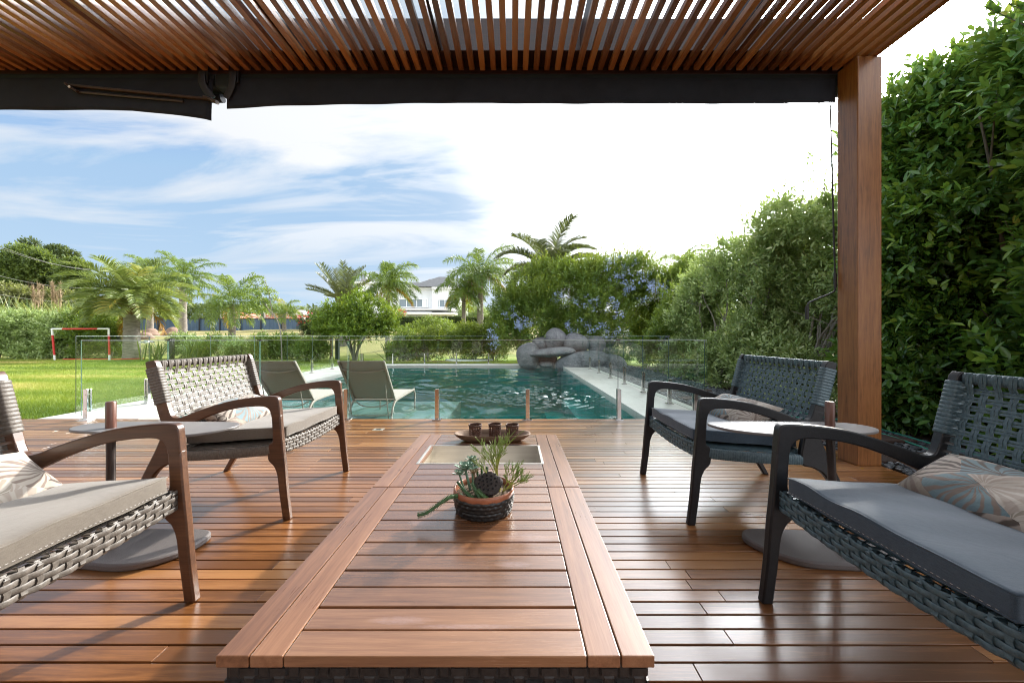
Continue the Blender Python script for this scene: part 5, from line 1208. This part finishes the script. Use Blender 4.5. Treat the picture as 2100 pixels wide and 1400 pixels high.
qpalm('queen palm blown sideways with orange lower fronds left of the white house front', 795, 20, 586, 2.0, .12, nf=17, wind=(.55, 0, 0), dead=2)
qpalm('slender queen palm right of the white house with one curled orange frond', 951, 22, 604, 1.75, .12, nf=14, dead=2)
qpalm('tall queen palm with hanging orange fronds right of the white house', 985, 22, 565, 2.4, .18, nf=20, dead=4)
qpalm('distant queen palm top peeking over the shrubs left of the grey hedge', 1398, 26, 545, 2.0, .2, nf=12)
x, y, z = ground(705, 21)
palm('date_palm', 'stiff date palm with upright grey green fronds left of the chimney', (x, y, z), P(705, 628, 21)[2] - z, .3, .25, 24, 2.3, .42, .030, 'palm_date', elev=(.25, 1.35), droop=(.25, .6), hang=.1, nl=60, vshape=.5, twist=.08, boots=True)
x, y, z = ground(1128, 17)
palm('pindo_palm', 'big pindo palm with arching dark fronds rising behind the flowering shrubs', (x, y, z), P(1128, 574, 17)[2] - z, .35, .28, 30, 2.6, .60, .032, 'palm_date', elev=(-.1, 1.45), droop=(.9, 1.9), hang=.45, wind=(.3, 0, 0), nl=100, dead=1, vshape=.5, twist=.08)

# ------------------------------------------------------------------ lemon tree, shrubs behind the pool
x, y, z = ground(728, 15.6)
a = empty('lemon_tree', (x, y, z), 'round bright green lemon tree with several pale trunks behind the pool', 'tree')
foliage('crown', pell([(700, 655, 15.6, 44, 30), (735, 640, 15.6, 36, 30), (775, 655, 15.6, 34, 28), (720, 676, 15.4, 56, 20), (795, 672, 15.8, 24, 14), (668, 672, 15.6, 24, 18), (746, 614, 15.7, 16, 13), (700, 625, 15.7, 18, 13), (772, 628, 15.7, 14, 11)]), 3400, 9, .34, .12, .052, M['leaf_lemon'], a, up=.6, seed=31, gap=-.14, ls=2.6, shell=.25)
stems('trunk', (x, y, z), [P(700, 650, 15.6), P(725, 640, 15.6), P(745, 630, 15.6), P(765, 650, 15.7), P(690, 660, 15.6)], .055, M['palebark'], a)
rowsh = [(640, 15.0, 14, 'leaf_mid', 'small shrub left of the lemon tree trunk'), (835, 15.2, 24, 'leaf_mid', 'dark shrub right of the lemon tree'), (880, 15.0, 20, 'leaf_yellow', 'yellow green shrub in front of the clipped hedge below the house'),
         (925, 15.6, 24, 'leaf_mid', 'bushy green shrub below the slender queen palm'), (975, 15.2, 24, 'leaf_yellow', 'yellow green shrub at the foot of the tall queen palm'), (1012, 15.4, 20, 'leaf_mid', 'green shrub squeezed against the big flowering shrub')]
for k, (px_, d, rr, mt, lb) in enumerate(rowsh):
    t0 = [700, 680, 672, 668, 672, 660][k]; X, Y, Z = ground(px_, d)
    el_ = [e for e in pell([(px_ + rnd.uniform(-rr, rr), rnd.uniform(t0 + 12, 728), d + rnd.uniform(-.3, .3), 18, 16) for _ in range(9)])]
    shrub('shrub', lb, 'shrub', (X, Y, 0), el_, 1500, 8, .26, .08, .034, mt, None, stem=.015, up=.9, seed=40+k, gap=-.6)
lowsh = [(400, 17), (455, 16.5), (505, 16.5), (560, 16.5), (610, 16.8)]
for k, (px_, d) in enumerate(lowsh):
    X, Y, Z = ground(px_, d); lb = ['low scrubby shrub behind the lawn right of the pindo palm trunk', 'low shrub behind the lawn, below the short queen palm', 'low shrub behind the far chair loungers in line with the blue fence middle',
         'low shrub behind the lawn, below the yellowish far palm', 'low shrub behind the lawn next to the brown wooden frame'][k]
    el_ = pell([(px_ + rnd.uniform(-36, 36), rnd.uniform(702, 730), d + rnd.uniform(-.4, .4), 18, 12) for _ in range(14)])
    shrub('shrub', lb, 'shrub', (X, Y, 0), el_, 1500, 8, .26, .11, .045, 'leaf_mid' if k % 2 else 'leaf_grey', 'low shrubs along the back of the lawn', stem=.012, up=.9, seed=50+k, gap=-.3, zmin=-.02)
def blades(name, lab, base, n, L, W, mat, cat='plant', spread=.5, group=None, r=.12):
    a = empty(name, base, lab, cat, group); V = []; T = []
    for i in range(n):
        az_ = rnd.uniform(0, 6.28); e = rnd.uniform(.9, 1.5) if rnd.random() < .6 else rnd.uniform(.5, 1.1); l = L*rnd.uniform(.6, 1.1); p = np.array(base) + np.array([rnd.gauss(0, r), rnd.gauss(0, r), 0]); d = np.array([math.cos(az_)*math.cos(e), math.sin(az_)*math.cos(e), math.sin(e)])
        s = np.array([-math.sin(az_), math.cos(az_), 0]) * W/2; m_ = p + d*l*.55; tp = m_ + (d + np.array([math.cos(az_), math.sin(az_), -.6])*.18*spread*2)*l*.45
        V.append(np.array([p-s*.7, p+s*.7, m_+s, m_-s, m_-s, m_+s, tp+s*.05, tp-s*.05])); T.append(np.full(8, rnd.random()))
    np_mesh('leaves', np.concatenate(V), np.arange(8*n).reshape(-1, 4), M[mat], a, tone=np.concatenate(T)); return a
for k, (px_, d, l) in enumerate([(835, 15.6, 1.15), (800, 15.4, .95), (640, 15.0, .7), (320, 15.8, 1.0), (395, 15.8, .95), (662, 17.0, .9)]):
    X, Y, Z = ground(px_, d); blades('flax_plant', ['tall flax plant with blade leaves right of the lemon tree', 'flax plant with blade leaves at the right foot of the lemon tree', 'small flax plant left of the lemon tree', 'flax plant right of the pindo palm trunk',
        'flax plant behind the gate latch of the left fence', 'spiky flax plant seen through the brown wooden frame'][k], (X, Y, Z), 34, l, .05, 'spiky', r=.14)
# wooden frame, white rim
x0, y0, z0 = P(657, 735, 16.4); x1 = P(679, 735, 16.4)[0]; b = MB()
b.box(x0 - .04, x0 + .04, 16.35, 16.45, -.02, P(0, 697, 16.4)[2]); b.box(x1 - .04, x1 + .04, 16.35, 16.45, -.02, P(0, 697, 16.4)[2]); zt = P(0, 697, 16.4)[2]; b.box(x0 - .04, x1 + .04, 16.348, 16.452, zt + .001, zt + .09)
tag(b.build('garden_arch', M['handlewood'], loc=((x0+x1)/2, 16.4, 0), bevel=.004), 'small upright brown wooden frame on the lawn left of the lemon tree', 'frame')
for px_, lb in ((692, 'dark green square post just right of the brown wooden frame'), (352, 'dark grey wooden post behind the lawn near the fence gate')):
    X, Y, Z = P(px_, 735, 16.3); b = MB(); b.box(X - .07, X + .07, Y - .07, Y + .07, -.02, .85); b.box(X - .078, X + .078, Y - .078, Y + .078, .851, .875)
    tag(b.build('garden_post', M['blackp'] if px_ < 400 else simple('dark_green_paint', (.03, .055, .045), rough=.6), loc=(X, Y, 0), bevel=.005), lb, 'post')
X, Y, Z = P(962, 736, 15.0); b = MB(); b.lathe([(.93, 0), (.95, .05), (.93, .07), (.89, .07), (.87, .03), (.86, 0)], (X, Y, 0.0), 48, 1, .5)
tag(b.build('garden_ring', M['whitep'], loc=(X, Y, 0), smooth=50), 'low white oval rim lying on the grass behind the pool', 'garden rim')
# hibiscus, box hedge
a = shrub('hibiscus_shrub', 'dark shrub dotted with red flowers at the end of the blue fence', 'shrub', ground(640, 24), pell([(640, 665, 24, 20, 20), (636, 650, 24, 13, 12), (648, 675, 24, 18, 14)]), 1500, 8, .35, .11, .05, 'leaf_darkfar', None, seed=61, gap=-.6)
blossoms('red_flowers', pell([(638, 660, 23.9, 21, 20)]), 26, M['redfl'], a, r=.05, sp=.03, per=4)
a = empty('clipped_hedge', P(880, 690, 32), 'clipped dark green hedge running below the white house', 'hedge'); Xa, Xb = P(790, 0, 32)[0], P(1030, 0, 32)[0]; n = 22000
pp_ = np.stack([rng.uniform(Xa, Xb, n), 31.6 + rng.random(n)*.5, rng.uniform(.8, 2.5, n)], 1); top_ = rng.random(n) < .25; pp_[top_, 2] = 2.45 + rng.random(top_.sum())*.12; pp_[top_, 1] = rng.uniform(31.6, 33, top_.sum())
leaf_mesh('foliage', pp_, unit(rng.normal(size=(n, 3)) + np.array([0, -.6, .5])), unit(rng.normal(size=(n, 3))), .14*rng.uniform(.7, 1.2, n), .07*np.ones(n), M['leaf_darkfar'], a, rng.random(n), False)
b = MB(); b.box(Xa, Xb, 31.95, 32.9, .5, 2.42); b.build('shade_core', simple('hedge_inner_shade', (.012, .018, .008), (.02, .03, .012), rough=1), a)  # solid box, the hedge's inner shade is put into its near-black colour
shrub('bougainvillea_shrub', 'loose pink flowering shrub at the left corner of the white house terrace', 'shrub', ground(815, 36), pell([(812, 645, 36, 16, 12), (800, 655, 36, 14, 12)]), 700, 8, .35, .12, .06, 'leaf_mid', None, seed=62, gap=-.7)
blossoms('pink_flowers', pell([(812, 642, 35.7, 18, 9)]), 30, M['redfl'], [o for o in col.objects if o.name.startswith('bougainvillea')][0], r=.06, sp=.08, per=6)
shrub('olive_tree', 'grey green olive like tree behind the slender queen palm', 'tree', ground(968, 34), pell([(965, 640, 34, 24, 22), (985, 650, 34, 18, 16), (948, 655, 34, 14, 14)]), 1800, 8, .4, .12, .04, 'leaf_grey', None, seed=63, gap=-.5)
shrub('shrub', 'loose green shrub in front of the house terrace', 'shrub', ground(885, 28), pell([(880, 668, 28, 24, 14), (910, 672, 28, 24, 12), (850, 675, 28, 14, 8)]), 1200, 8, .35, .11, .05, 'leaf_mid', None, seed=64, gap=-.4)

# ------------------------------------------------------------------ left side
LH = [(-6, 'variegated shrub at the far left of the hedge behind the lawn'), (30, 'dense pale shrub in the hedge left of the goal'), (75, 'dense shrub directly left of the red and white goal'), (125, 'dense shrub seen through the left half of the goal'),
      (170, 'dense shrub seen through the right half of the goal'), (222, 'shrub between the goal and the pindo palm trunk')]
for k, (px_, lb) in enumerate(LH):
    X, Y, Z = ground(px_, 16.9); el_ = pell([(px_ + rnd.uniform(-26, 26), rnd.uniform(656 if px_ < 200 else 668, 728), 16.9 + rnd.uniform(-.3, .6), 21, 17) for _ in range(13)])
    shrub('hedge_shrub', lb, 'shrub', (X, Y, 0), el_, 1900, 8, .3, .125, .05, 'leaf_grey' if k < 4 else 'leaf_mid', 'shrubs forming the hedge behind the goal', stem=.02, up=.7, seed=70+k, gap=-.45)
for k, (px_, py_, l, lb) in enumerate([(8, 665, 1.7, 'flax plant rising above the hedge at the left picture edge'), (40, 668, 1.1, 'smaller flax plant above the hedge beside the left picture edge')]):
    blades('flax_plant', lb, P(px_, py_, 18.5), 40, l, .09, 'spiky', r=.25)
for k, (px_, py_, l, lb) in enumerate([(135, 675, 1.7, 'tall grass clump behind the hedge, above the goal'), (215, 690, 1.9, 'bright grass clump left of the pindo palm trunk'), (175, 680, 1.6, 'tall grass clump behind the right half of the goal'), (70, 670, 1.5, 'grass clump behind the hedge left of the goal')]):
    blades('grass_clump', lb, P(px_, py_, 18.5), 260, l, .03, 'palm_butia' if k != 1 else 'leaf_yellow', r=.5)
rd = empty('reed_plumes', P(105, 660, 19.5), 'tan dry reed plumes standing above the hedge left of the pindo palm', 'reeds'); b = MB(); V = []
for i in range(20):
    px_ = rnd.choice((66, 75, 84, 112, 120, 128, 140)) + rnd.uniform(-5, 5); q0 = Vector(P(px_ + rnd.uniform(-2, 4), 665, 19.5)); q1 = Vector(P(px_ + rnd.uniform(-8, 6), rnd.uniform(577, 605), 19.5)); b.tone = rnd.random(); pa = smooth_path([q0, q0.lerp(q1, .6), q1], 4)
    b.sweep(pa, [.012]*len(pa), n=4)
    for j in range(26):
        c = q0.lerp(q1, rnd.uniform(.55, 1)); d = Vector((rnd.gauss(.2, .5), rnd.gauss(0, .5), 1)).normalized(); b.sweep([c, c + d*.22], [.014, .002], n=3)
b.build('plumes', M['reed'], rd)
# goal
gl_ = empty('football_goal', (-17.7, 15.6, 0), 'small red and white football goal frame on the lawn before the hedge', 'goal')
A_, B_, C_, D_ = (P(112.5, 738, 15.6), P(106.5, 674.5, 15.6), P(223, 674, 15.6), P(224.5, 738, 15.6)); A_, B_, C_, D_ = map(Vector, (A_, B_, C_, D_))
def seg(p, q, u0, u1, mat, nm, r=.035):
    b = MB(); b.sweep([p.lerp(q, u0), p.lerp(q, u1)], r, n=12); b.build(nm, M[mat], gl_, smooth=40)
for p, q in ((A_, B_), (D_, C_)): seg(p, q, 0, .16, 'whitep', 'post_foot'); seg(p, q, .161, .80, 'redp', 'post'); seg(p, q, .801, 1.02, 'whitep', 'post_top')
seg(B_, C_, 0, .19, 'whitep', 'crossbar'); seg(B_, C_, .191, .81, 'redp', 'crossbar'); seg(B_, C_, .811, 1, 'whitep', 'crossbar')
b = MB(); b.sweep([D_ + Vector((.1, .1, .02)), D_ + Vector((.9, .55, .03))], .022, n=8); b.sweep([A_ + Vector((.1, .2, .02)), D_ + Vector((-.1, .3, .02))], .018, n=8); b.build('ground_bar', M['redp'], gl_, smooth=40)

# tall trees on the left
LT = [(8, 560, 46, 48, 60, 'leaf_far', 'tall bright tree cut by the left picture edge'), (62, 552, 46, 42, 48, 'leaf_far', 'bright leafy tree, second from the left edge on the rise'),
      (104, 578, 48, 34, 40, 'leaf_darkfar', 'dark green tree in the middle of the left wood'), (150, 575, 46, 36, 44, 'leaf_far', 'dark rounded tree nearest to the pindo palm crown'),
      (28, 615, 38, 46, 34, 'leaf_olive', 'olive scrubby tree below the tall tree at the left edge'), (92, 630, 38, 46, 32, 'leaf_olive', 'pale olive tree in front of the dark trees behind the reeds'),
      (160, 640, 40, 40, 28, 'leaf_far', 'low green tree behind the pindo palm fronds'), (215, 650, 42, 34, 20, 'leaf_far', 'low tree just left of the pindo palm trunk')]
for k, (px_, py_, d, rx, ry, mt, lb) in enumerate(LT):
    X, Y, Z = ground(px_, d); el_ = pell([(px_ + rnd.uniform(-rx*.65, rx*.65), py_ + rnd.uniform(-ry*.6, ry*.6), d + rnd.uniform(-1, 1), rx*.42, ry*.38) for _ in range(14)])
    a = empty('tree', (X, Y, Z), lb, 'tree', 'trees of the wood at the left'); foliage('crown', el_, 4200, 7, .55, .30, .15, M[mt], a, up=.4, ls=.8, seed=80+k, gap=-.3, full=False, shell=.35)
    stems('trunk', (X, Y, Z), [P(px_ + q, py_, d) for q in (-rx*.4, 0, rx*.4)], .16, M['bark'], a)
for k, (lb, cl, mt) in enumerate([('thin feathery tree top rising above the left wood', [(52, 505, 8, 9), (60, 498, 9, 7), (70, 508, 9, 8), (44, 520, 9, 6), (66, 525, 12, 8)], 'leaf_darkfar'),
                    ('dark flat topped tree above the right end of the left wood', [(92, 522, 13, 7), (118, 515, 15, 8), (140, 522, 13, 7), (105, 530, 14, 6), (150, 530, 7, 4)], 'leaf_darkfar')]):
    d = 56; X, Y, Z = ground(cl[0][0] + 15, d); a = empty('tree', (X, Y, Z), lb, 'tree'); foliage('crown', pell([(p, q, d, r1, r2) for p, q, r1, r2 in cl]), 1500 if k else 420, 7, .5, .30, .14, M[mt], a, up=.3, ls=.9, seed=90+k, gap=-.2, full=False)
    stems('trunk', (X, Y, Z), [P(p, q, d) for p, q, _, _ in cl], .12, M['bark'], a)
# thin sapling
x, y, z = ground(578, 15.3); a = empty('sapling', (x, y, z), 'thin leaning sapling with small leaf tufts before the lemon tree', 'tree')
b = MB(); b.sweep(smooth_path([(x, y, z), P(576, 690, 15.3), P(568, 655, 15.3), P(545, 625, 15.3), P(528, 585, 15.3)], 6), [.03 - .0009*i for i in range(25)], n=6)
for q in ((500, 640), (512, 600), (552, 600), (590, 640), (540, 575)): b.sweep(smooth_path([P(560, 650, 15.3), P((q[0]+555)/2, q[1]+12, 15.3), P(q[0], q[1], 15.3)], 4), [.012]*9, n=5)
b.build('trunk', M['palebark'], a, smooth=60)
foliage('leaves', pell([(525, 578, 15.3, 12, 10), (512, 600, 15.3, 14, 10), (545, 606, 15.3, 13, 10), (532, 625, 15.3, 16, 9), (590, 640, 15.3, 10, 8), (500, 640, 15.3, 8, 6)]), 260, 7, .2, .09, .04, M['leaf_mid'], a, seed=99, gap=-.5)
for k, (x, y, lb) in enumerate([(2.62, 2.86, 'small curled yellow leaf lying on the deck beside the foot of the post'), (-1.35, 3.62, 'small dry leaf on the deck behind the farther brown armchair')]):
    b = MB(); b.add([(x, y, .002), (x + .012, y + .006, .006), (x + .032, y + .004, .004), (x + .014, y - .008, .003)], [(0, 1, 2), (0, 2, 3)]); tag(b.build('fallen_leaf', M['palm_dead'], loc=(x, y, 0)), lb, 'leaf', 'fallen leaves on the deck')
# ant hills
for k, (px_, py_, d, r, lb) in enumerate([(308, 676, 29, .55, 'reddish earth mound at the foot of the rear queen palm'), (355, 676, 29, .65, 'reddish earth mound left of the thick trunked queen palm'), (301, 687, 24, .4, 'small grey earth mound on the dry bank beside the pindo palm')]):
    X, Y, Z = ground(px_, d); V = V0.copy()*np.array([r, r, r*.95]) * (1 + .08*np.sin(V0[:, [0]]*5 + k) + .05*np.sin(V0[:, [2]]*9)) + np.array([X, Y, Z]); tag(np_mesh('earth_mound', V, F0, simple('mound_soil', (.17, .11, .08), (.30, .21, .16), rough=1, scale=12, bump=.8), loc=(X, Y, Z), smooth=True, nv=3), lb, 'earth mound', 'earth mounds on the dry bank')
# blue fence
b = MB(); X0, X1 = P(284, 0, 48)[0], P(620, 0, 48)[0]; x = X0
fz_ = empty('metal_fence', ((X0+X1)/2, 48, 1.6), 'slate blue corrugated metal fence beyond the dry bank', 'fence')
zt = P(0, 654, 48)[2]; V = []; n = int((X1-X0)/.12)
for i in range(n + 1):
    xx_ = X0 + (X1-X0)*i/n; dy = .05 if i % 4 in (0, 1) else 0
    V += [(xx_, 48 + dy, 1.2), (xx_, 48 + dy, zt + .0)]
b.add(V, [(2*i, 2*i+2, 2*i+3, 2*i+1) for i in range(n)]); b.build('sheet', simple('slate_blue_metal', (.04, .075, .125), (.06, .105, .165), rough=.5, scale=1.5), fz_)
b = MB(); b.box(X0, X1, 47.93, 47.99, zt, zt + .08); b.build('top_rail', M['blackp'], fz_)
for i in range(9): b = MB(); xx_ = X0 + (X1-X0)*i/8; b.box(xx_ - .06, xx_ + .06, 47.86, 47.92, 1.2, zt + .1); b.build('fence_post', M['blackp'], fz_)
# brick shells
def brickmat():
    m, t = new_mat('hollow_clay_brick'); tc = t.n('ShaderNodeTexCoord'); br = t.n('ShaderNodeTexBrick', Vector=t.n('ShaderNodeMapping', Vector=tc.outputs['Object'], Rotation=(R(90), 0, 0)).outputs[0], Color1=(.42, .12, .07, 1), Color2=(.55, .19, .11, 1), Mortar=(.62, .52, .46, 1), Scale=1.0)
    br.inputs['Brick Width'].default_value = .62; br.inputs['Row Height'].default_value = .42; br.inputs['Mortar Size'].default_value = .05
    b = t.n('ShaderNodeBsdfPrincipled', Base_Color=br.outputs[0], Roughness=.9); finish(t, b); return m
M['brick'] = brickmat(); M['rawconc'] = simple('raw_concrete', (.35, .33, .3), (.5, .47, .43), rough=.9, scale=4)
def shell(lab, pxs, d, top, gaps):
    a = empty('unfinished_house', P((pxs[0]+pxs[1])/2, 660, d), lab, 'building'); x0, x1 = P(pxs[0], 0, d)[0], P(pxs[1], 0, d)[0]; zt = P(0, top, d)[2]; b = MB(); xs_ = [x0] + [v for g_ in gaps for v in (P(g_[0], 0, d)[0], P(g_[1], 0, d)[0])] + [x1]
    for i in range(0, len(xs_), 2): b.box(xs_[i], xs_[i+1], d, d + .2, 1.2, zt - rnd.uniform(0, .3))
    b.box(x0, x0 + .2, d + .201, d + 5, 1.2, zt - .1); b.box(x1 - .2, x1, d + .201, d + 5, 1.2, zt - .4); b.build('wall', M['brick'], a)
    b = MB(); b.box(x0 - .1, x1 + .1, d - .02, d + .22, zt + .001, zt + .18)
    for xx_ in (x0 + .15, (x0+x1)/2, x1 - .15): b.box(xx_ - .12, xx_ + .12, d - .06, d - .021, 1.2, zt)
    b.build('concrete_frame', M['rawconc'], a)
shell('unfinished red brick building seen between the queen palms above the blue fence', (452, 493), 62, 636, [])
shell('long low unfinished red brick building above the right part of the blue fence', (541, 622), 66, 642, [(566, 572), (598, 606)])
a = empty('white_house', P(600, 660, 80), 'small white house with hipped roof far behind the brick shells', 'house'); b = MB(); x0, x1 = P(583, 0, 80)[0], P(618, 0, 80)[0]; b.box(x0, x1, 80, 86, 1.2, 5.4); b.build('wall', M['whitep'], a)
b = MB(); b.add([(x0-.3, 79.7, 5.401), (x1+.3, 79.7, 5.401), (x1+.3, 86.3, 5.401), (x0-.3, 86.3, 5.401), ((x0+x1)/2-.5, 83, 6.6), ((x0+x1)/2+.5, 83, 6.6)], [(0,1,5,4), (2,3,4,5), (1,2,5), (3,0,4), (3,2,1,0)]); b.build('roof', M['rawconc'], a)
b = MB(); b.box(x0+.6, x0+1.4, 79.95, 79.99, 3.2, 4.6); b.box(x1-1.6, x1-.7, 79.95, 79.99, 3.2, 4.6); b.build('window', M['stem'], a)

# white villa
D = 46.0
def H(px_, py_): q = P(px_, py_, D); return q[0], q[2]
v = empty('white_villa', P(850, 690, D), 'large white two storey villa with dark hipped roofs and solar panels beyond the garden', 'house')
WM = simple('white_render', (.72, .73, .74), (.80, .81, .82), rough=.8, scale=2); RM = simple('slate_roof', (.07, .075, .08), (.14, .145, .15), rough=.7, scale=3, stretch=(1, 1, 6)); PM = simple('solar_panel', (.20, .17, .17), (.26, .22, .22), rough=.25, scale=1)
WG = simple('window_glass', (.10, .14, .16), (.18, .23, .25), rough=.06, spec=.9)
xa, _ = H(738, 0); xb, _ = H(803, 0); xc, _ = H(888, 0); xd, _ = H(944, 0); zr = H(0, 594)[1]; zl = H(0, 585)[1]
b = MB(); b.box(xa, xb, D - 1.2, D + 8, 1.0, zl); b.box(xb + .01, xc, D, D + 8.2, 1.0, zr); b.box(xc + .003, xd, D - .6, D + 8.1, 1.0, zr - .02); wl = b.build('wall', WM, v)
b = MB(); b.box(xa - .25, xb + .2, D - 1.5, D + 8.3, zl + .002, zl + .28); b.box(xb + .25, xc + .02, D - .35, D + 8.4, zr + .002, zr + .26); b.box(xc + .03, xd + .35, D - .95, D + 8.3, zr - .016, zr + .24); b.build('cornice', M['whitep'], v, bevel=.02)
def hip(x0, x1, y0, y1, z0, z1, nm='roof'):
    b = MB(); xm = (x0+x1)/2; ym = (y0+y1)/2; k = (x1-x0)*.06; b.add([(x0, y0, z0), (x1, y0, z0), (x1, y1, z0), (x0, y1, z0), (xm-k, ym, z1), (xm+k, ym, z1)], [(0,1,5,4), (2,3,4,5), (1,2,5), (3,0,4), (3,2,1,0)]); return b.build(nm, RM, v)
r1 = hip(H(838, 0)[0], xd + .5, D - 1, D + 8.5, zr + .262, H(0, 562)[1] + .25); hip(xa - .3, xb + .6, D - 1.5, D + 7, zl + .29, H(0, 565)[1]); hip(H(802, 0)[0], H(880, 0)[0], D - .3, D + 7, zr + .263, H(0, 570)[1])
def solar(x0, x1, y0, y1, z0, z1, cols, rws):
    for i in range(cols):
        for j in range(rws):
            a0, a1 = x0 + (x1-x0)*i/cols + .03, x0 + (x1-x0)*(i+1)/cols - .03; u0, u1 = j/rws + .02, (j+1)/rws - .02
            p = lambda x_, u: (x_, y0 + (y1-y0)*u, z0 + (z1-z0)*u); p_ = [p(a0, u0), p(a1, u0), p(a1, u1), p(a0, u1)]
            b = MB(); b.hexa(p_ + [(q[0], q[1], q[2] + .06) for q in p_]); b.build('solar_panel', PM, v)
solar(H(738, 0)[0], H(790, 0)[0], D - 1.2, D + 1.6, H(0, 583)[1] + .1, H(0, 573)[1] + .3, 3, 2)
solar(H(862, 0)[0], H(900, 0)[0], D + .3, D + 1.6, H(0, 587)[1] + .25, H(0, 581)[1] + .35, 3, 1); solar(H(868, 0)[0], H(893, 0)[0], D + 1.8, D + 3.0, H(0, 580)[1] + .42, H(0, 574)[1] + .5, 2, 1)
solar(H(892, 0)[0], H(920, 0)[0], D - .4, D + .5, H(0, 591)[1] + .25, H(0, 586)[1] + .3, 2, 1)
def win(p0, p1, q0, q1, dy, n):
    x0, z1 = H(p0, q0); x1, z0 = H(p1, q1); y = D + dy; b = MB(); f = .12; b.box(x0 - f, x1 + f, y - .10, y - .003, z1, z1 + f); b.box(x0 - f, x1 + f, y - .14, y - .003, z0 - f, z0); b.box(x0 - f, x0, y - .1, y - .003, z0, z1); b.box(x1, x1 + f, y - .1, y - .003, z0, z1)
    for i in range(1, n): xm = x0 + (x1-x0)*i/n; b.box(xm - .04, xm + .04, y - .09, y - .003, z0, z1)
    o = b.build('window', M['whitep'], v); b = MB(); b.box(x0, x1, y - .05, y - .004, z0, z1); b.build('pane', WG, o)
    b = MB(); b.box(x1 - (x1-x0)*.16, x1 - .05, y - .056, y - .051, z0 + .02, z1 - .02); b.build('curtain', M['whitep'], o); b = MB(); b.box(x0 + .05, x0 + (x1-x0)*.10, y - .056, y - .051, z0 + .02, z1 - .02); b.build('curtain', M['whitep'], o)
win(813, 876, 614, 629, 0, 3); win(901, 928, 616, 630, -.6, 2)
b = MB(); x0, z0 = H(800, 648); x1, z1 = H(941, 641); b.box(x0, x1, D - 3.5, D - .62, z0, z0 + .22); b.box(x0 + .3, x1 - .2, D - 3.3, D - .62, z1 + .1, z1 + .28); b.build('terrace_roof', M['whitep'], v, bevel=.02)
b = MB(); x0_ = x0; b.box(x0 + .1, x1 - .1, D - .62, D - .60, 1.0, z0 - .01) if False else b.box(x0 + .4, xc - .2, D - .06, D - .004, 1.1, z0 - .05); b.build('terrace_doors', WG, v)
b = MB()
for q in (0.02, .33, .66, .97): xx_ = x0 + (x1-x0)*q; b.box(xx_ - .1, xx_ + .1, D - 3.3, D - 3.1, 1.0, z0 - .002)
b.build('terrace_post', M['whitep'], v)
b = MB(); q0 = H(735, 0)[0]; b.box(q0 - .1, q0 + .5, D + 1, D + 1.7, zl + .3, H(0, 562)[1]); b.box(q0 - .2, q0 + .6, D + .9, D + 1.8, H(0, 562)[1] + .002, H(0, 558)[1]); b.build('chimney', simple('grey_chimney', (.3, .33, .35), (.38, .41, .43), rough=.8), v)

# distant wood and power lines
el_ = []
for i in range(110):
    px_ = -60 + 1600 * i / 110; el_ += pell([(px_, 664 - rnd.uniform(0, 14) - (18 if px_ < 640 and px_ > 300 else 0)*rnd.random(), 95 + rnd.uniform(-5, 5), 26, 20)])
pW, oW = sample_ells(el_, 42000, .6); n = len(pW)
dw = leaf_mesh('distant_wood', pW, unit(oW + rng.normal(size=(n, 3))*.6), unit(rng.normal(size=(n, 3))), .75*rng.uniform(.6, 1.2, n), .42*np.ones(n), M['leaf_darkfar'], None, rng.random(n)*.7 + .3, False)
tag(dw, 'distant band of trees along the horizon', None, None, 'stuff')
for k, (p0, p1, lb) in enumerate([((-60, 478), (190, 555), 'uppermost power line crossing the left wood'), ((-60, 484), (185, 552), 'power line just under the uppermost one'), ((-60, 548), (200, 590), 'middle power line crossing the left wood'), ((-60, 590), (200, 615), 'lowest power line crossing the left wood')]):
    q0, q1 = Vector(P(*p0, 30)), Vector(P(*p1, 36)); b = MB(); b.sweep([q0.lerp(q1, u/12) - Vector((0, 0, .5*4*(u/12)*(1-u/12))) for u in range(13)], .014, n=5)
    tag(b.build('power_line', simple('cable_grey', (.25, .25, .25)), loc=tuple(q0), smooth=60), lb, 'power line', 'power lines across the left wood')

# grass blades
def grass(name, x0, x1, y0, y1, n, L, W, lab, pw=1.0):
    X = rng.uniform(x0, x1, n); Y = y0 + (y1-y0) * rng.random(n) ** pw; B = np.stack([X, Y, np.full(n, -.02)], 1); d = unit(rng.normal(size=(n, 3))*.45 + np.array([0, 0, 1])); nr = unit(rng.normal(size=(n, 3)))
    patch = lumps(np.stack([X*.35, Y*1.6, X*0], 1), 1.0, 3) * .65; s = unit(np.cross(d, nr)); l = (L*rng.uniform(.5, 1.2, n))[:, None]; w_ = W
    V = np.stack([B - s*w_/2, B + s*w_/2, B + d*l], 1).reshape(-1, 3); tn = np.clip(.38 + patch + rng.random(n)*.35, 0, 1)
    o = np_mesh(name, V, np.arange(3*n).reshape(-1, 3), M['grassblade'], tone=np.repeat(tn, 3), nv=3); tag(o, lab, None, None, 'stuff')
grass('grass', -13.5, -5.74, 4.60, 9.5, 130000, .055, .006, 'short green blades of the lawn', 1.5)
grass('grass', -24, -5.74, 9.0, 16.2, 90000, .05, .011, 'blades of the lawn farther back')
grass('grass', -5.7, 2.3, 13.62, 15.0, 30000, .07, .010, 'grass strip behind the far glass fence')
